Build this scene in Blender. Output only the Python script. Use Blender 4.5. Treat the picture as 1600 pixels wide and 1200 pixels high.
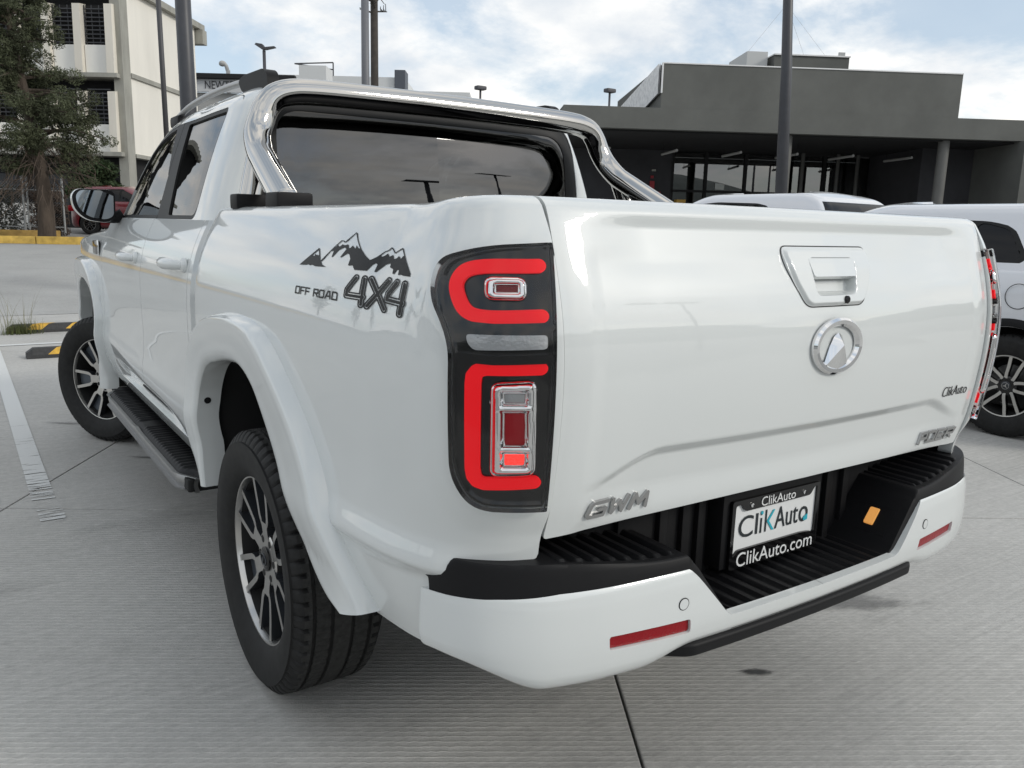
import bpy, bmesh, math, random
import numpy as np
from mathutils import Vector, Matrix
R = math.radians
random.seed(7); rng = np.random.default_rng(11)
for _o in list(bpy.data.objects): bpy.data.objects.remove(_o)
SC = bpy.context.scene
COL = SC.collection
# ------------------------------------------------------------------ camera
cam = bpy.data.cameras.new('camera'); camo = bpy.data.objects.new('camera', cam); COL.objects.link(camo); SC.camera = camo
cam.sensor_width = 36.0; cam.lens = 1270.9/1600*36; cam.clip_start = .05; cam.clip_end = 3000
def _cam():
    a, b, c = R(-34.402), R(-10.921), R(1.477)
    f = Vector((-math.sin(a)*math.cos(b), math.cos(a)*math.cos(b), math.sin(b))); r = Vector((math.cos(a), math.sin(a), 0)); u = r.cross(f)
    r2 = r*math.cos(c)+u*math.sin(c); u2 = u*math.cos(c)-r*math.sin(c)
    m = Matrix((r2, u2, -f)).transposed().to_4x4(); m.translation = Vector((-1.5563, -1.0075, 1.3616)); camo.matrix_world = m
_cam()
# ------------------------------------------------------------------ world, sun, exposure
SUN_AZ, SUN_EL = 146.0, 28.0          # azimuth clockwise from +Y
W = bpy.data.worlds.new('World'); SC.world = W; W.use_nodes = True
wn, wl = W.node_tree.nodes, W.node_tree.links; wn.clear()
def N(t, **k):
    n = wn.new(t)
    for a, b in k.items(): setattr(n, a, b)
    return n
sky = N('ShaderNodeTexSky', sky_type='NISHITA', sun_disc=False, sun_elevation=R(SUN_EL), sun_rotation=R(SUN_AZ), air_density=1.0, dust_density=.9, ozone_density=1.0)
tc = N('ShaderNodeTexCoord'); sep = N('ShaderNodeSeparateXYZ'); wl.new(tc.outputs['Generated'], sep.inputs[0])
zz = N('ShaderNodeMath', operation='MAXIMUM'); wl.new(sep.outputs['Z'], zz.inputs[0]); zz.inputs[1].default_value = 0.0
za = N('ShaderNodeMath', operation='ADD'); wl.new(zz.outputs[0], za.inputs[0]); za.inputs[1].default_value = .34
cmb = N('ShaderNodeCombineXYZ')
for k in 'XY':
    d = N('ShaderNodeMath', operation='DIVIDE'); wl.new(sep.outputs[k], d.inputs[0]); wl.new(za.outputs[0], d.inputs[1]); wl.new(d.outputs[0], cmb.inputs[k])
cmb.inputs['Z'].default_value = 3.7
n1 = N('ShaderNodeTexNoise'); n1.inputs['Scale'].default_value = 2.4; n1.inputs['Detail'].default_value = 9; n1.inputs['Roughness'].default_value = .60; n1.inputs['Distortion'].default_value = .15
wl.new(cmb.outputs[0], n1.inputs['Vector'])
cr = N('ShaderNodeValToRGB'); cr.color_ramp.elements[0].position = .40; cr.color_ramp.elements[1].position = .57; cr.color_ramp.elements[0].color = (.12, .12, .12, 1); wl.new(n1.outputs['Fac'], cr.inputs[0])
n2 = N('ShaderNodeTexNoise'); n2.inputs['Scale'].default_value = 3.4; n2.inputs['Detail'].default_value = 7; n2.inputs['Roughness'].default_value = .55
mp = N('ShaderNodeVectorMath', operation='ADD'); mp.inputs[1].default_value = (5.3, 1.7, 2.1); wl.new(cmb.outputs[0], mp.inputs[0]); wl.new(mp.outputs[0], n2.inputs['Vector'])
cr2 = N('ShaderNodeValToRGB'); cr2.color_ramp.elements[0].position = .34; cr2.color_ramp.elements[1].position = .66
cr2.color_ramp.elements[0].color = (6.0, 6.45, 6.95, 1); cr2.color_ramp.elements[1].color = (9.9, 9.6, 9.1, 1); wl.new(n2.outputs['Fac'], cr2.inputs[0])
mx = N('ShaderNodeMixRGB'); wl.new(cr.outputs[0], mx.inputs[0]); hz = N('ShaderNodeMixRGB', blend_type='MIX'); hz.inputs[0].default_value = .45; hz.inputs[2].default_value = (6.2, 7.3, 8.4, 1); wl.new(sky.outputs[0], hz.inputs[1]); wl.new(hz.outputs[0], mx.inputs[1]); wl.new(cr2.outputs[0], mx.inputs[2])
bg = N('ShaderNodeBackground'); bg.inputs['Strength'].default_value = .112; wl.new(mx.outputs[0], bg.inputs['Color'])
wo = N('ShaderNodeOutputWorld'); wl.new(bg.outputs[0], wo.inputs[0])
sl = bpy.data.lights.new('sun', 'SUN'); sl.energy = 1.3; sl.angle = R(12); sl.color = (1, .96, .88)
so = bpy.data.objects.new('sun', sl); COL.objects.link(so)
so.rotation_euler = (R(90-SUN_EL), 0, R(180-SUN_AZ)); so.location = (4, -6, 12)
vs = SC.view_settings; vs.view_transform = 'Standard'; vs.look = 'None'; vs.exposure = 0.16; vs.gamma = 1.0; vs.use_curve_mapping = False
SC.render.engine = 'CYCLES'; SC.cycles.max_bounces = 8; SC.cycles.transparent_max_bounces = 12; SC.cycles.caustics_reflective = False; SC.cycles.caustics_refractive = False
# ------------------------------------------------------------------ tagging
def tag(o, label=None, cat=None, group=None, kind=None):
    if label: o['label'] = label
    if cat: o['category'] = cat
    if group: o['group'] = group
    if kind: o['kind'] = kind
    return o
def empty(name, loc=(0, 0, 0), rz=0, parent=None):
    o = bpy.data.objects.new(name, None); COL.objects.link(o); o.location = loc; o.rotation_euler = (0, 0, rz); o.empty_display_size = .2
    if parent: o.parent = parent
    return o
def copy_tree(o, parent=None):
    c = o.copy(); COL.objects.link(c); c.parent = parent
    for ch in list(o.children): copy_tree(ch, c)
    return c
# ------------------------------------------------------------------ materials
MATS = {}
def mat(name, col, rough=.5, metal=0, coat=0, noise=None, bump=None, spec=.5, emis=None, es=0, alpha=None, coord='Object'):
    """noise=(scale, amount[, stretch xyz]); bump=(scale, strength, distance[, stretch])"""
    if name in MATS: return MATS[name]
    m = bpy.data.materials.new(name); m.use_nodes = True; MATS[name] = m
    nt = m.node_tree; b = nt.nodes['Principled BSDF']; L = nt.links
    b.inputs['Base Color'].default_value = (*col, 1); b.inputs['Roughness'].default_value = rough; b.inputs['Metallic'].default_value = metal
    b.inputs['Specular IOR Level'].default_value = spec
    if coat: b.inputs['Coat Weight'].default_value = coat; b.inputs['Coat Roughness'].default_value = .025
    if emis: b.inputs['Emission Color'].default_value = (*emis, 1); b.inputs['Emission Strength'].default_value = es
    def vec(st):
        t = nt.nodes.new('ShaderNodeTexCoord'); mp = nt.nodes.new('ShaderNodeMapping'); mp.inputs['Scale'].default_value = st; L.new(t.outputs[coord], mp.inputs[0]); return mp.outputs[0]
    if noise:
        st = noise[2] if len(noise) > 2 else (1, 1, 1)
        n = nt.nodes.new('ShaderNodeTexNoise'); n.inputs['Scale'].default_value = noise[0]; n.inputs['Detail'].default_value = 8; n.inputs['Roughness'].default_value = .62; L.new(vec(st), n.inputs['Vector'])
        r = nt.nodes.new('ShaderNodeValToRGB'); a = noise[1]
        r.color_ramp.elements[0].position = .3; r.color_ramp.elements[1].position = .7
        r.color_ramp.elements[0].color = (*[c*(1-a) for c in col], 1); r.color_ramp.elements[1].color = (*[min(1, c*(1+a)) for c in col], 1)
        L.new(n.outputs['Fac'], r.inputs[0]); L.new(r.outputs[0], b.inputs['Base Color'])
    if bump:
        st = bump[3] if len(bump) > 3 else (1, 1, 1)
        n = nt.nodes.new('ShaderNodeTexNoise'); n.inputs['Scale'].default_value = bump[0]; n.inputs['Detail'].default_value = 5; L.new(vec(st), n.inputs['Vector'])
        bb = nt.nodes.new('ShaderNodeBump'); bb.inputs['Strength'].default_value = bump[1]; bb.inputs['Distance'].default_value = bump[2]
        L.new(n.outputs['Fac'], bb.inputs['Height']); L.new(bb.outputs[0], b.inputs['Normal'])
    return m
def glass_mat(name, tint, refl=1.0, ior=1.5):
    m = bpy.data.materials.new(name); m.use_nodes = True; MATS[name] = m
    nt = m.node_tree; nt.nodes.clear(); L = nt.links
    o = nt.nodes.new('ShaderNodeOutputMaterial'); mx = nt.nodes.new('ShaderNodeMixShader'); t = nt.nodes.new('ShaderNodeBsdfTransparent'); g = nt.nodes.new('ShaderNodeBsdfGlossy'); f = nt.nodes.new('ShaderNodeFresnel')
    t.inputs[0].default_value = (*tint, 1); g.inputs['Roughness'].default_value = .0; g.inputs['Color'].default_value = (refl, refl, refl, 1); f.inputs[0].default_value = ior
    L.new(f.outputs[0], mx.inputs[0]); L.new(t.outputs[0], mx.inputs[1]); L.new(g.outputs[0], mx.inputs[2]); L.new(mx.outputs[0], o.inputs[0]); return m
WHITE = mat('white_paint', (.64, .664, .66), .4, coat=1.0); WHITE.node_tree.nodes['Principled BSDF'].inputs['Coat IOR'].default_value = 1.75
BLACKP = mat('black_plastic', (.010, .010, .011), .52, bump=(700, .35, .0005), spec=.18)
BLACKG = mat('black_gloss', (.004, .004, .0045), .10, spec=.5)
RUBBER = mat('tyre_rubber', (.013, .013, .013), .62, noise=(30, .35), bump=(220, .2, .0006), spec=.28)
GLASSS = glass_mat('side_glass', (.05, .055, .055), 1.0, 1.42)
SEAL = mat('rubber_seal', (.008, .008, .008), .5, spec=.3)
CHROME = mat('polished_steel', (.54, .53, .51), .06, 1.0)
CHROMEB = mat('bright_chrome', (.80, .80, .80), .05, 1.0)
SILVER = mat('machined_alloy', (.55, .54, .52), .28, 1.0)
GREYA = mat('dark_alloy', (.055, .06, .068), .32, .6)
ALU = mat('satin_aluminium', (.36, .36, .36), .36, .9)
DARK = mat('dark_underbody', (.010, .010, .010), .8)
REDL = mat('red_light_guide', (.62, .002, .006), .35, spec=.25, emis=(1, .008, .016), es=.42)
REDD = mat('red_lens', (.24, .003, .008), .2, spec=.3)
REDF = mat('red_reflector', (.25, .003, .008), .3, spec=.3, bump=(160, .5, .002))
REDB = mat('lit_red_lens', (.7, .02, .02), .2, coat=1.0, emis=(1, .03, .02), es=1.2, bump=(260, .8, .003))
LAMPR = mat('lamp_red', (.50, .004, .014), .3, spec=.3)
LGREY = mat('clear_lens_grey', (.50, .51, .52), .15, .2, coat=1.0, bump=(180, .5, .002))
AMBER = mat('lit_amber_lamp', (.55, .32, .10), .3, emis=(1, .42, .10), es=.45, bump=(120, .6, .003))
GLASST = glass_mat('tinted_glass', (.03, .034, .034), 1.0, 2.05)
GLASSL = glass_mat('lamp_lens', (.96, .96, .96), 1.0, 1.30)
GLASSF = glass_mat('front_glass', (.26, .30, .29), 1.0, 1.45)
BADGE = mat('badge_chrome', (.42, .42, .42), .16, 1.0)
SEATM = mat('seat_leather', (.02, .02, .021), .5)
DECAL = mat('black_vinyl', (.004, .004, .004), .4, spec=.2)
def crom(pts, n=12, closed=False):
    """Centripetal-ish Catmull-Rom through control points (any dimension)."""
    P = np.array(pts, float)
    if closed: P = np.vstack([P[-1], P, P[0], P[1]])
    else: P = np.vstack([2*P[0]-P[1], P, 2*P[-1]-P[-2]])
    out = []
    for i in range(1, len(P)-2):
        p0, p1, p2, p3 = P[i-1], P[i], P[i+1], P[i+2]
        d1 = max(np.linalg.norm(p1-p0), 1e-9)**.5; d2 = max(np.linalg.norm(p2-p1), 1e-9)**.5; d3 = max(np.linalg.norm(p3-p2), 1e-9)**.5
        m1 = d2*((p1-p0)/d1-(p2-p0)/(d1+d2)+(p2-p1)/d2)
        m2 = d2*((p2-p1)/d2-(p3-p1)/(d2+d3)+(p3-p2)/d3)
        for t in np.arange(n)/n:
            out.append((2*t**3-3*t**2+1)*p1+(t**3-2*t**2+t)*m1+(-2*t**3+3*t**2)*p2+(t**3-t**2)*m2)
    if not closed: out.append(P[-2])
    return np.array(out)
class Curve:
    """Arc-length parametrised curve."""
    def __init__(s, pts, n=24, raw=False):
        s.p = np.array(pts, float) if raw else crom(pts, n)
        s.l = np.concatenate([[0], np.cumsum(np.linalg.norm(np.diff(s.p, axis=0), axis=1))])
        s.L = s.l[-1]
    def __call__(s, t): return np.stack([np.interp(t, s.l, s.p[:, k]) for k in range(s.p.shape[1])], -1)
    def find(s, k, v):   # arc length where component k first crosses v
        c = s.p[:, k]-v; i = np.where(c[:-1]*c[1:] <= 0)[0][0]
        f = c[i]/(c[i]-c[i+1]+1e-12); return s.l[i]+f*(s.l[i+1]-s.l[i])
def sstep(a, b, x):
    t = np.clip((x-a)/(b-a), 0, 1); return t*t*(3-2*t)
def bump(x, c, w): return np.exp(-((x-c)/w)**2)
# plan outline of the pickup body, left half, front centre -> rear centre
PLAN = Curve([(0, 5.40), (-.45, 5.38), (-.72, 5.28), (-.83, 5.12), (-.885, 4.90), (-.915, 4.5), (-.922, 3.6), (-.925, 2.5), (-.93, 1.5),
              (-.932, .9), (-.928, .62), (-.918, .46), (-.897, .33), (-.862, .235), (-.80, .165), (-.72, .125), (-.5, .106), (-.25, .093), (0, .088)])
PN = 3000
_s = np.linspace(0, PLAN.L, PN); _p = PLAN(_s)
_t = np.gradient(_p, axis=0); _t /= np.linalg.norm(_t, axis=1)[:, None]
_k = np.ones(61)/61
for _i in range(2): _t = np.stack([np.convolve(np.pad(_t[:, c], 30, mode='edge'), _k, 'valid') for c in (0, 1)], -1)
_n = np.stack([_t[:, 1], -_t[:, 0]], -1); _n /= np.linalg.norm(_n, axis=1)[:, None]
def plan(s): return np.stack([np.interp(s, _s, _p[:, 0]), np.interp(s, _s, _p[:, 1])], -1)
def plann(s):
    n = np.stack([np.interp(s, _s, _n[:, 0]), np.interp(s, _s, _n[:, 1])], -1); return n/np.linalg.norm(n, axis=-1)[..., None]
S_CORNER0, S_CORNER1 = PLAN.find(1, .50), PLAN.find(0, -.80) if False else PLAN.l[np.argmin(np.abs(PLAN.p[:, 0]+.80)+(PLAN.p[:, 1] > 1)*9)]
# vertical profiles (offset, z), bottom -> top and over the rail
SIDE = crom([(-.060, .50), (-.035, .555), (-.012, .62), (.003, .69), (.007, .735), (.001, .79), (-.003, .88), (-.001, 1.02), (-.003, 1.12), (-.012, 1.19), (-.027, 1.25), (-.046, 1.30), (-.070, 1.35),
             (-.087, 1.380), (-.098, 1.393), (-.112, 1.400), (-.135, 1.402), (-.158, 1.398), (-.167, 1.385), (-.169, 1.36)], 10)
REAR = crom([(-.055, .50), (-.030, .555), (-.010, .62), (.000, .69), (.003, .735), (.006, .79), (.030, .88), (.049, 1.02), (.053, 1.12), (.048, 1.19), (.036, 1.25), (.022, 1.30), (.006, 1.35),
             (-.006, 1.383), (-.016, 1.402), (-.032, 1.413), (-.060, 1.416), (-.085, 1.412), (-.095, 1.397), (-.097, 1.365)], 10)
_vl = np.concatenate([[0], np.cumsum(np.linalg.norm(np.diff(SIDE, axis=0), axis=1))]); VL = _vl[-1]
def body(s, v):
    """Body skin: s along the plan (front to rear), v along the vertical profile."""
    p, n = plan(s), plann(s)
    w = sstep(PLAN.find(1, .44), S_CORNER1+.03, s)
    d = np.interp(v, _vl, SIDE[:, 0])*(1-w)+np.interp(v, _vl, REAR[:, 0])*w
    z = np.interp(v, _vl, SIDE[:, 1])*(1-w)+np.interp(v, _vl, REAR[:, 1])*w
    # bed panel rolls in at the cab gap
    d = d-.016*np.exp(-np.maximum(0, 1.772-p[..., 1])/.018)*(p[..., 1] < 1.79)
    # pressed shelf behind the rear wheel
    rc = (1-sstep(.50, .66, p[..., 1]))*(p[..., 1] < 2)*(s > S_REAR0)*(lamp_far(s))
    d = d+rc*(.010*sstep(.80, .742, z) if False else .010*(1-sstep(.742, .80, z))*sstep(.715, .738, z)-.010*(1-sstep(.70, .735, z)))
    # raised surround of the tail lamp
    lo = 1-sstep(.0, .065, lamp_sdf_sz(s, z))
    d = d+.008*lo
    xy = p+n*d[..., None]
    return np.concatenate([xy, z[..., None]], -1)
S_REAR0 = PLAN.find(1, 2.0)
def lamp_far(s): return 1-sstep(S_EDGE-.22, S_EDGE-.10, s)
def v_of_z(z): 
    i = np.argmax(SIDE[:, 1]); return np.interp(z, SIDE[:i, 1], _vl[:i])
def v_of_zr(z):
    i = np.argmax(REAR[:, 1]); return np.interp(z, REAR[:i, 1], _vl[:i])
def sdpoly(poly, X, Y):
    """Signed distance to a polygon, negative inside."""
    P = np.asarray(poly, float); X = np.asarray(X, float); Y = np.asarray(Y, float)
    d = np.full(X.shape, 1e18); ins = np.zeros(X.shape, bool)
    for i in range(len(P)):
        a, b = P[i-1], P[i]; e = b-a
        wx, wy = X-a[0], Y-a[1]
        t = np.clip((wx*e[0]+wy*e[1])/(e@e+1e-18), 0, 1)
        d = np.minimum(d, (wx-e[0]*t)**2+(wy-e[1]*t)**2)
        c = ((a[1] > Y) != (b[1] > Y)) & (X < (b[0]-a[0])*(Y-a[1])/(b[1]-a[1]+1e-18)+a[0])
        ins ^= c
    return np.where(ins, -1, 1)*np.sqrt(d)
def rpoly(pts, r, n=6):
    """Polygon with rounded corners (r a number or a list)."""
    P = [np.array(p, float) for p in pts]; out = []
    for i in range(len(P)):
        a, b, c = P[i-1], P[i], P[(i+1) % len(P)]; ri = r[i] if hasattr(r, '__len__') else r
        u, w = a-b, c-b; lu, lw = np.linalg.norm(u), np.linalg.norm(w); u, w = u/lu, w/lw
        k = min(ri, lu*.49, lw*.49)
        for t in np.linspace(0, 1, n+1):
            out.append((1-t)**2*(b+u*k)+2*t*(1-t)*b+t*t*(b+w*k))
    return np.array(out)
# tail lamp outline in (s relative to rear-edge, z)
def hw(z): return np.interp(z, [.70, .80, .87, 1.0, 1.14, 1.25, 1.34, 1.41], [.713, .714, .714, .714, .714, .715, .716, .716])
S_EDGE = PLAN.l[np.argmin(np.abs(PLAN.p[:, 0]+.71)+(PLAN.p[:, 1] > 1)*9)]
LAMP = rpoly([(-.004, .874), (-.004, 1.336), (-.106, 1.329), (-.184, 1.304), (-.190, 1.245), (-.150, 1.175), (-.150, .935), (-.118, .878)], [.004, .004, .08, .04, .05, .06, .05, .05])
def lamp_sdf_sz(s, z): return sdpoly(LAMP, s-S_EDGE, z)
# ------------------------------------------------------------------ mesh tools
def mesh_obj(name, verts, faces, mats, parent=None, smooth=True, normals=None, midx=None):
    me = bpy.data.meshes.new(name); me.from_pydata([tuple(v) for v in verts], [], [tuple(f) for f in faces])
    for m in (mats if isinstance(mats, (list, tuple)) else [mats]): me.materials.append(m)
    if midx is not None: me.polygons.foreach_set('material_index', midx)
    if smooth: me.polygons.foreach_set('use_smooth', [True]*len(me.polygons))
    me.update()
    if normals is not None: me.normals_split_custom_set_from_vertices([tuple(n) for n in normals])
    o = bpy.data.objects.new(name, me); COL.objects.link(o)
    if parent: o.parent = parent
    return o
def sheet(fn, U, V, keep=None, flip=False, flange=0., off=0., hu=None, hv=None):
    """Trimmed parametric surface with exact normals: returns verts, faces, normals."""
    U = np.asarray(U, float); V = np.asarray(V, float); nu, nv = len(U), len(V)
    UU, VV = np.meshgrid(U, V, indexing='ij')
    hu = hu or (U[-1]-U[0])*2e-4; hv = hv or (V[-1]-V[0])*2e-4
    P0 = fn(UU, VV)
    if keep is None: K = np.ones(UU.shape)
    else: K = keep(UU, VV, P0)
    uv, key, faces = [], {}, []
    def gv(k, u, v):
        i = key.get(k)
        if i is None: i = key[k] = len(uv); uv.append((u, v))
        return i
    ins = K >= 0
    for i in range(nu-1):
        a = ins[i:i+2]
        cnt = a[0, :-1].astype(int)+a[0, 1:]+a[1, :-1]+a[1, 1:]
        for j in np.nonzero(cnt)[0]:
            q = ((i, j), (i+1, j), (i+1, j+1), (i, j+1))
            if cnt[j] == 4: faces.append([gv(t, U[t[0]], V[t[1]]) for t in q]); continue
            f = []
            for m in range(4):
                p, n = q[m], q[(m+1) % 4]; kp, kn = K[p], K[n]
                if kp >= 0: f.append(gv(p, U[p[0]], V[p[1]]))
                if (kp >= 0) != (kn >= 0):
                    t = kp/(kp-kn); t = min(max(t, .02), .98)
                    e = (p, n) if p < n else (n, p); tt = t if p < n else 1-t
                    pa, pb = e
                    f.append(gv(('e',)+e, U[pa[0]]*(1-tt)+U[pb[0]]*tt, V[pa[1]]*(1-tt)+V[pb[1]]*tt))
            if len(f) >= 3: faces.append(f)
    if not uv: return np.zeros((0, 3)), [], np.zeros((0, 3))
    A = np.array(uv); u, v = A[:, 0], A[:, 1]
    P = fn(u, v); n = np.cross(fn(u+hu, v)-fn(u-hu, v), fn(u, v+hv)-fn(u, v-hv))
    n /= np.linalg.norm(n, axis=1)[:, None]+1e-12
    if flip: n = -n; faces = [f[::-1] for f in faces]
    P = P+n*off
    if flange:
        cnt = {}
        for f in faces:
            for a, b in zip(f, f[1:]+f[:1]):
                k = (a, b) if a < b else (b, a); cnt[k] = (a, b) if k not in cnt else None
        be = [e for e in cnt.values() if e]
        idx = {}; nn = {}; nP = []
        for a, b in be:
            t = np.cross(P[b]-P[a], n[a]); l = np.linalg.norm(t)
            if l < 1e-12: t = np.zeros(3); l = 1
            for w in (a, b): nn[w] = nn.get(w, 0)+t/l
        base = len(P); order = list(nn); 
        for q, w in enumerate(order): idx[w] = base+2*q
        E = np.zeros((2*len(order), 3)); EN = np.zeros((2*len(order), 3))
        for q, w in enumerate(order):
            E[2*q] = P[w]; E[2*q+1] = P[w]-n[w]*flange; d = nn[w]/(np.linalg.norm(nn[w])+1e-12); EN[2*q] = EN[2*q+1] = d
        for a, b in be: faces.append([idx[b], idx[a], idx[a]+1, idx[b]+1])
        P = np.vstack([P, E]); n = np.vstack([n, EN])
    return P, faces, n
def mirror(d):
    P, f, n = d; P = P.copy(); n = n.copy(); P[:, 0] *= -1; n[:, 0] *= -1; return P, [q[::-1] for q in f], n
def build(name, datas, mats, parent=None, midx=None):
    V, F, NN, MI = [], [], [], []; k = 0
    for q, (P, f, n) in enumerate(datas):
        V.append(P); NN.append(n); F += [[i+k for i in g] for g in f]; MI += [midx[q] if midx else 0]*len(f); k += len(P)
    return mesh_obj(name, np.vstack(V), F, mats, parent, True, np.vstack(NN), MI)
class MB:
    """Collects simple solids into one mesh."""
    def __init__(s): s.v = []; s.f = []; s.m = []; s.mi = 0
    def add(s, v, f):
        k = len(s.v); s.v += [tuple(p) for p in v]; s.f += [tuple(i+k for i in g) for g in f]; s.m += [s.mi]*len(f); return s
    def box(s, a, b, bev=0, rot=None, org=None):
        a, b = np.minimum(a, b), np.maximum(a, b)
        if bev:
            bev = min(bev, .49*min(b-a)); v, f = [], []
            bm = bmesh.new(); bmesh.ops.create_cube(bm, size=1)
            for q in bm.verts: q.co = Vector([(a[k]+b[k])/2+q.co[k]*(b[k]-a[k]) for k in range(3)])
            bmesh.ops.bevel(bm, geom=bm.edges[:], offset=bev, segments=2, affect='EDGES', profile=.6)
            bm.verts.index_update(); v = [tuple(q.co) for q in bm.verts]; f = [tuple(w.index for w in q.verts) for q in bm.faces]; bm.free()
        else:
            v = [(x, y, z) for x in (a[0], b[0]) for y in (a[1], b[1]) for z in (a[2], b[2])]
            f = [(0, 1, 3, 2), (4, 6, 7, 5), (0, 4, 5, 1), (2, 3, 7, 6), (0, 2, 6, 4), (1, 5, 7, 3)]
        if rot is not None:
            o = np.array(org if org is not None else (0, 0, 0)); M = np.array(rot); v = [tuple(M@(np.array(p)-o)+o) for p in v]
        return s.add(v, f)
    def tube(s, pts, r, seg=12, cap=True, closed=False):
        P = np.array(pts, float); n = len(P); r = np.full(n, r) if np.isscalar(r) else np.array(r)
        T = np.gradient(P, axis=0)
        if closed: T = np.roll(P, -1, 0)-np.roll(P, 1, 0)
        T /= np.linalg.norm(T, axis=1)[:, None]+1e-12
        a = np.array([0, 0, 1.]) if abs(T[0][2]) < .9 else np.array([1., 0, 0]); u = np.cross(T[0], a); u /= np.linalg.norm(u)
        v, f = [], []
        for i in range(n):
            u = u-T[i]*(u@T[i]); u /= np.linalg.norm(u)+1e-12; w = np.cross(T[i], u)
            for k in range(seg): t = 2*math.pi*k/seg; v.append(P[i]+r[i]*(u*math.cos(t)+w*math.sin(t)))
        for i in range(n if closed else n-1):
            for k in range(seg): a_, b_ = i*seg+k, i*seg+(k+1) % seg; c_ = ((i+1) % n)*seg; f.append((a_, b_, c_+(k+1) % seg, c_+k))
        if cap and not closed: f.append(tuple(range(seg))[::-1]); f.append(tuple((n-1)*seg+k for k in range(seg)))
        return s.add(v, f)
    def cyl(s, a, b, r, seg=16, r2=None): return s.tube([a, b], [r, r if r2 is None else r2], seg)
    def prism(s, poly, z0, z1, tf=lambda p: p, chamfer=0):
        """Extrude a 2-D polygon (x, y) from z0 to z1 and send it through tf."""
        P = np.array(poly, float); n = len(P)
        if chamfer:
            c = P.mean(0); Q = P+(c-P)*chamfer
            rows = [(P, z0), (P, z0+(z1-z0)*.7), (Q, z1)]
        else: rows = [(P, z0), (P, z1)]
        v = [tf((p[0], p[1], z)) for Pp, z in rows for p in Pp]; f = []
        for r in range(len(rows)-1):
            for k in range(n): f.append((r*n+k, r*n+(k+1) % n, (r+1)*n+(k+1) % n, (r+1)*n+k))
        f.append(tuple(range(n))[::-1]); f.append(tuple((len(rows)-1)*n+k for k in range(n)))
        return s.add(v, f)
    def lathe(s, prof, seg, axis='x', c=(0, 0, 0), rad=None):
        """prof: list of (axial, radius). rad(i, k, r) may alter a radius."""
        v, f = [], []; n = len(prof)
        for k in range(seg):
            t = 2*math.pi*k/seg
            for i, (a, r) in enumerate(prof):
                if rad: r = rad(i, k, r)
                p = {'x': (a, r*math.cos(t), r*math.sin(t)), 'y': (r*math.sin(t), a, r*math.cos(t)), 'z': (r*math.cos(t), r*math.sin(t), a)}[axis]
                v.append((p[0]+c[0], p[1]+c[1], p[2]+c[2]))
        for k in range(seg):
            for i in range(n-1): f.append((k*n+i, k*n+i+1, ((k+1) % seg)*n+i+1, ((k+1) % seg)*n+i))
        return s.add(v, f)
    def build(s, name, mats, parent=None, smooth=False, angle=35):
        o = mesh_obj(name, s.v, s.f, mats, parent, smooth, None, s.m)
        if smooth and angle: 
            try: o.data.set_sharp_from_angle(angle=R(angle))
            except Exception: pass
        return o
def text_data(txt, size, extrude=0, shear=0, spacing=1.0, weight=0):
    """Mesh of a line of lettering in the XY plane: verts, faces."""
    cu = bpy.data.curves.new('lettering', 'FONT'); cu.body = txt; cu.size = size; cu.extrude = extrude; cu.shear = shear; cu.space_character = spacing; cu.resolution_u = 4; cu.offset = weight
    o = bpy.data.objects.new('lettering', cu); COL.objects.link(o)
    dg = bpy.context.evaluated_depsgraph_get(); dg.update(); me = bpy.data.meshes.new_from_object(o.evaluated_get(dg))
    v = np.array([q.co[:] for q in me.vertices]); f = [tuple(p.vertices) for p in me.polygons]
    bpy.data.objects.remove(o); bpy.data.curves.remove(cu); bpy.data.meshes.remove(me)
    return v, f
def text_fit(name, txt, width, height, tf, m, parent, extrude=0, shear=0, weight=0):
    """Lettering scaled to a box width x height (centred on 0), each vertex sent through tf(x, y, depth)."""
    v, f = text_data(txt, 1, .5 if extrude else 0, shear, 1.0, weight)
    lo, hi = v[:, :2].min(0), v[:, :2].max(0)
    x = ((v[:, 0]-lo[0])/(hi[0]-lo[0])-.5)*width; y = ((v[:, 1]-lo[1])/(hi[1]-lo[1])-.5)*height
    P = [tf(a, b, (c+.5)*extrude) for a, b, c in zip(x, y, v[:, 2])]
    return mesh_obj(name, P, f, m, parent, False)
def stroke_sdf(lines, X, Y, ys=1.0):
    d = np.full(np.shape(X), 1e9)
    for L in lines:
        for a, b in zip(L[:-1], L[1:]):
            ex, ey = b[0]-a[0], (b[1]-a[1])*ys; wx, wy = X-a[0], (Y-a[1])*ys
            t = np.clip((wx*ex+wy*ey)/(ex*ex+ey*ey+1e-18), 0, 1); d = np.minimum(d, np.hypot(wx-ex*t, wy-ey*t))
    return d
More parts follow.
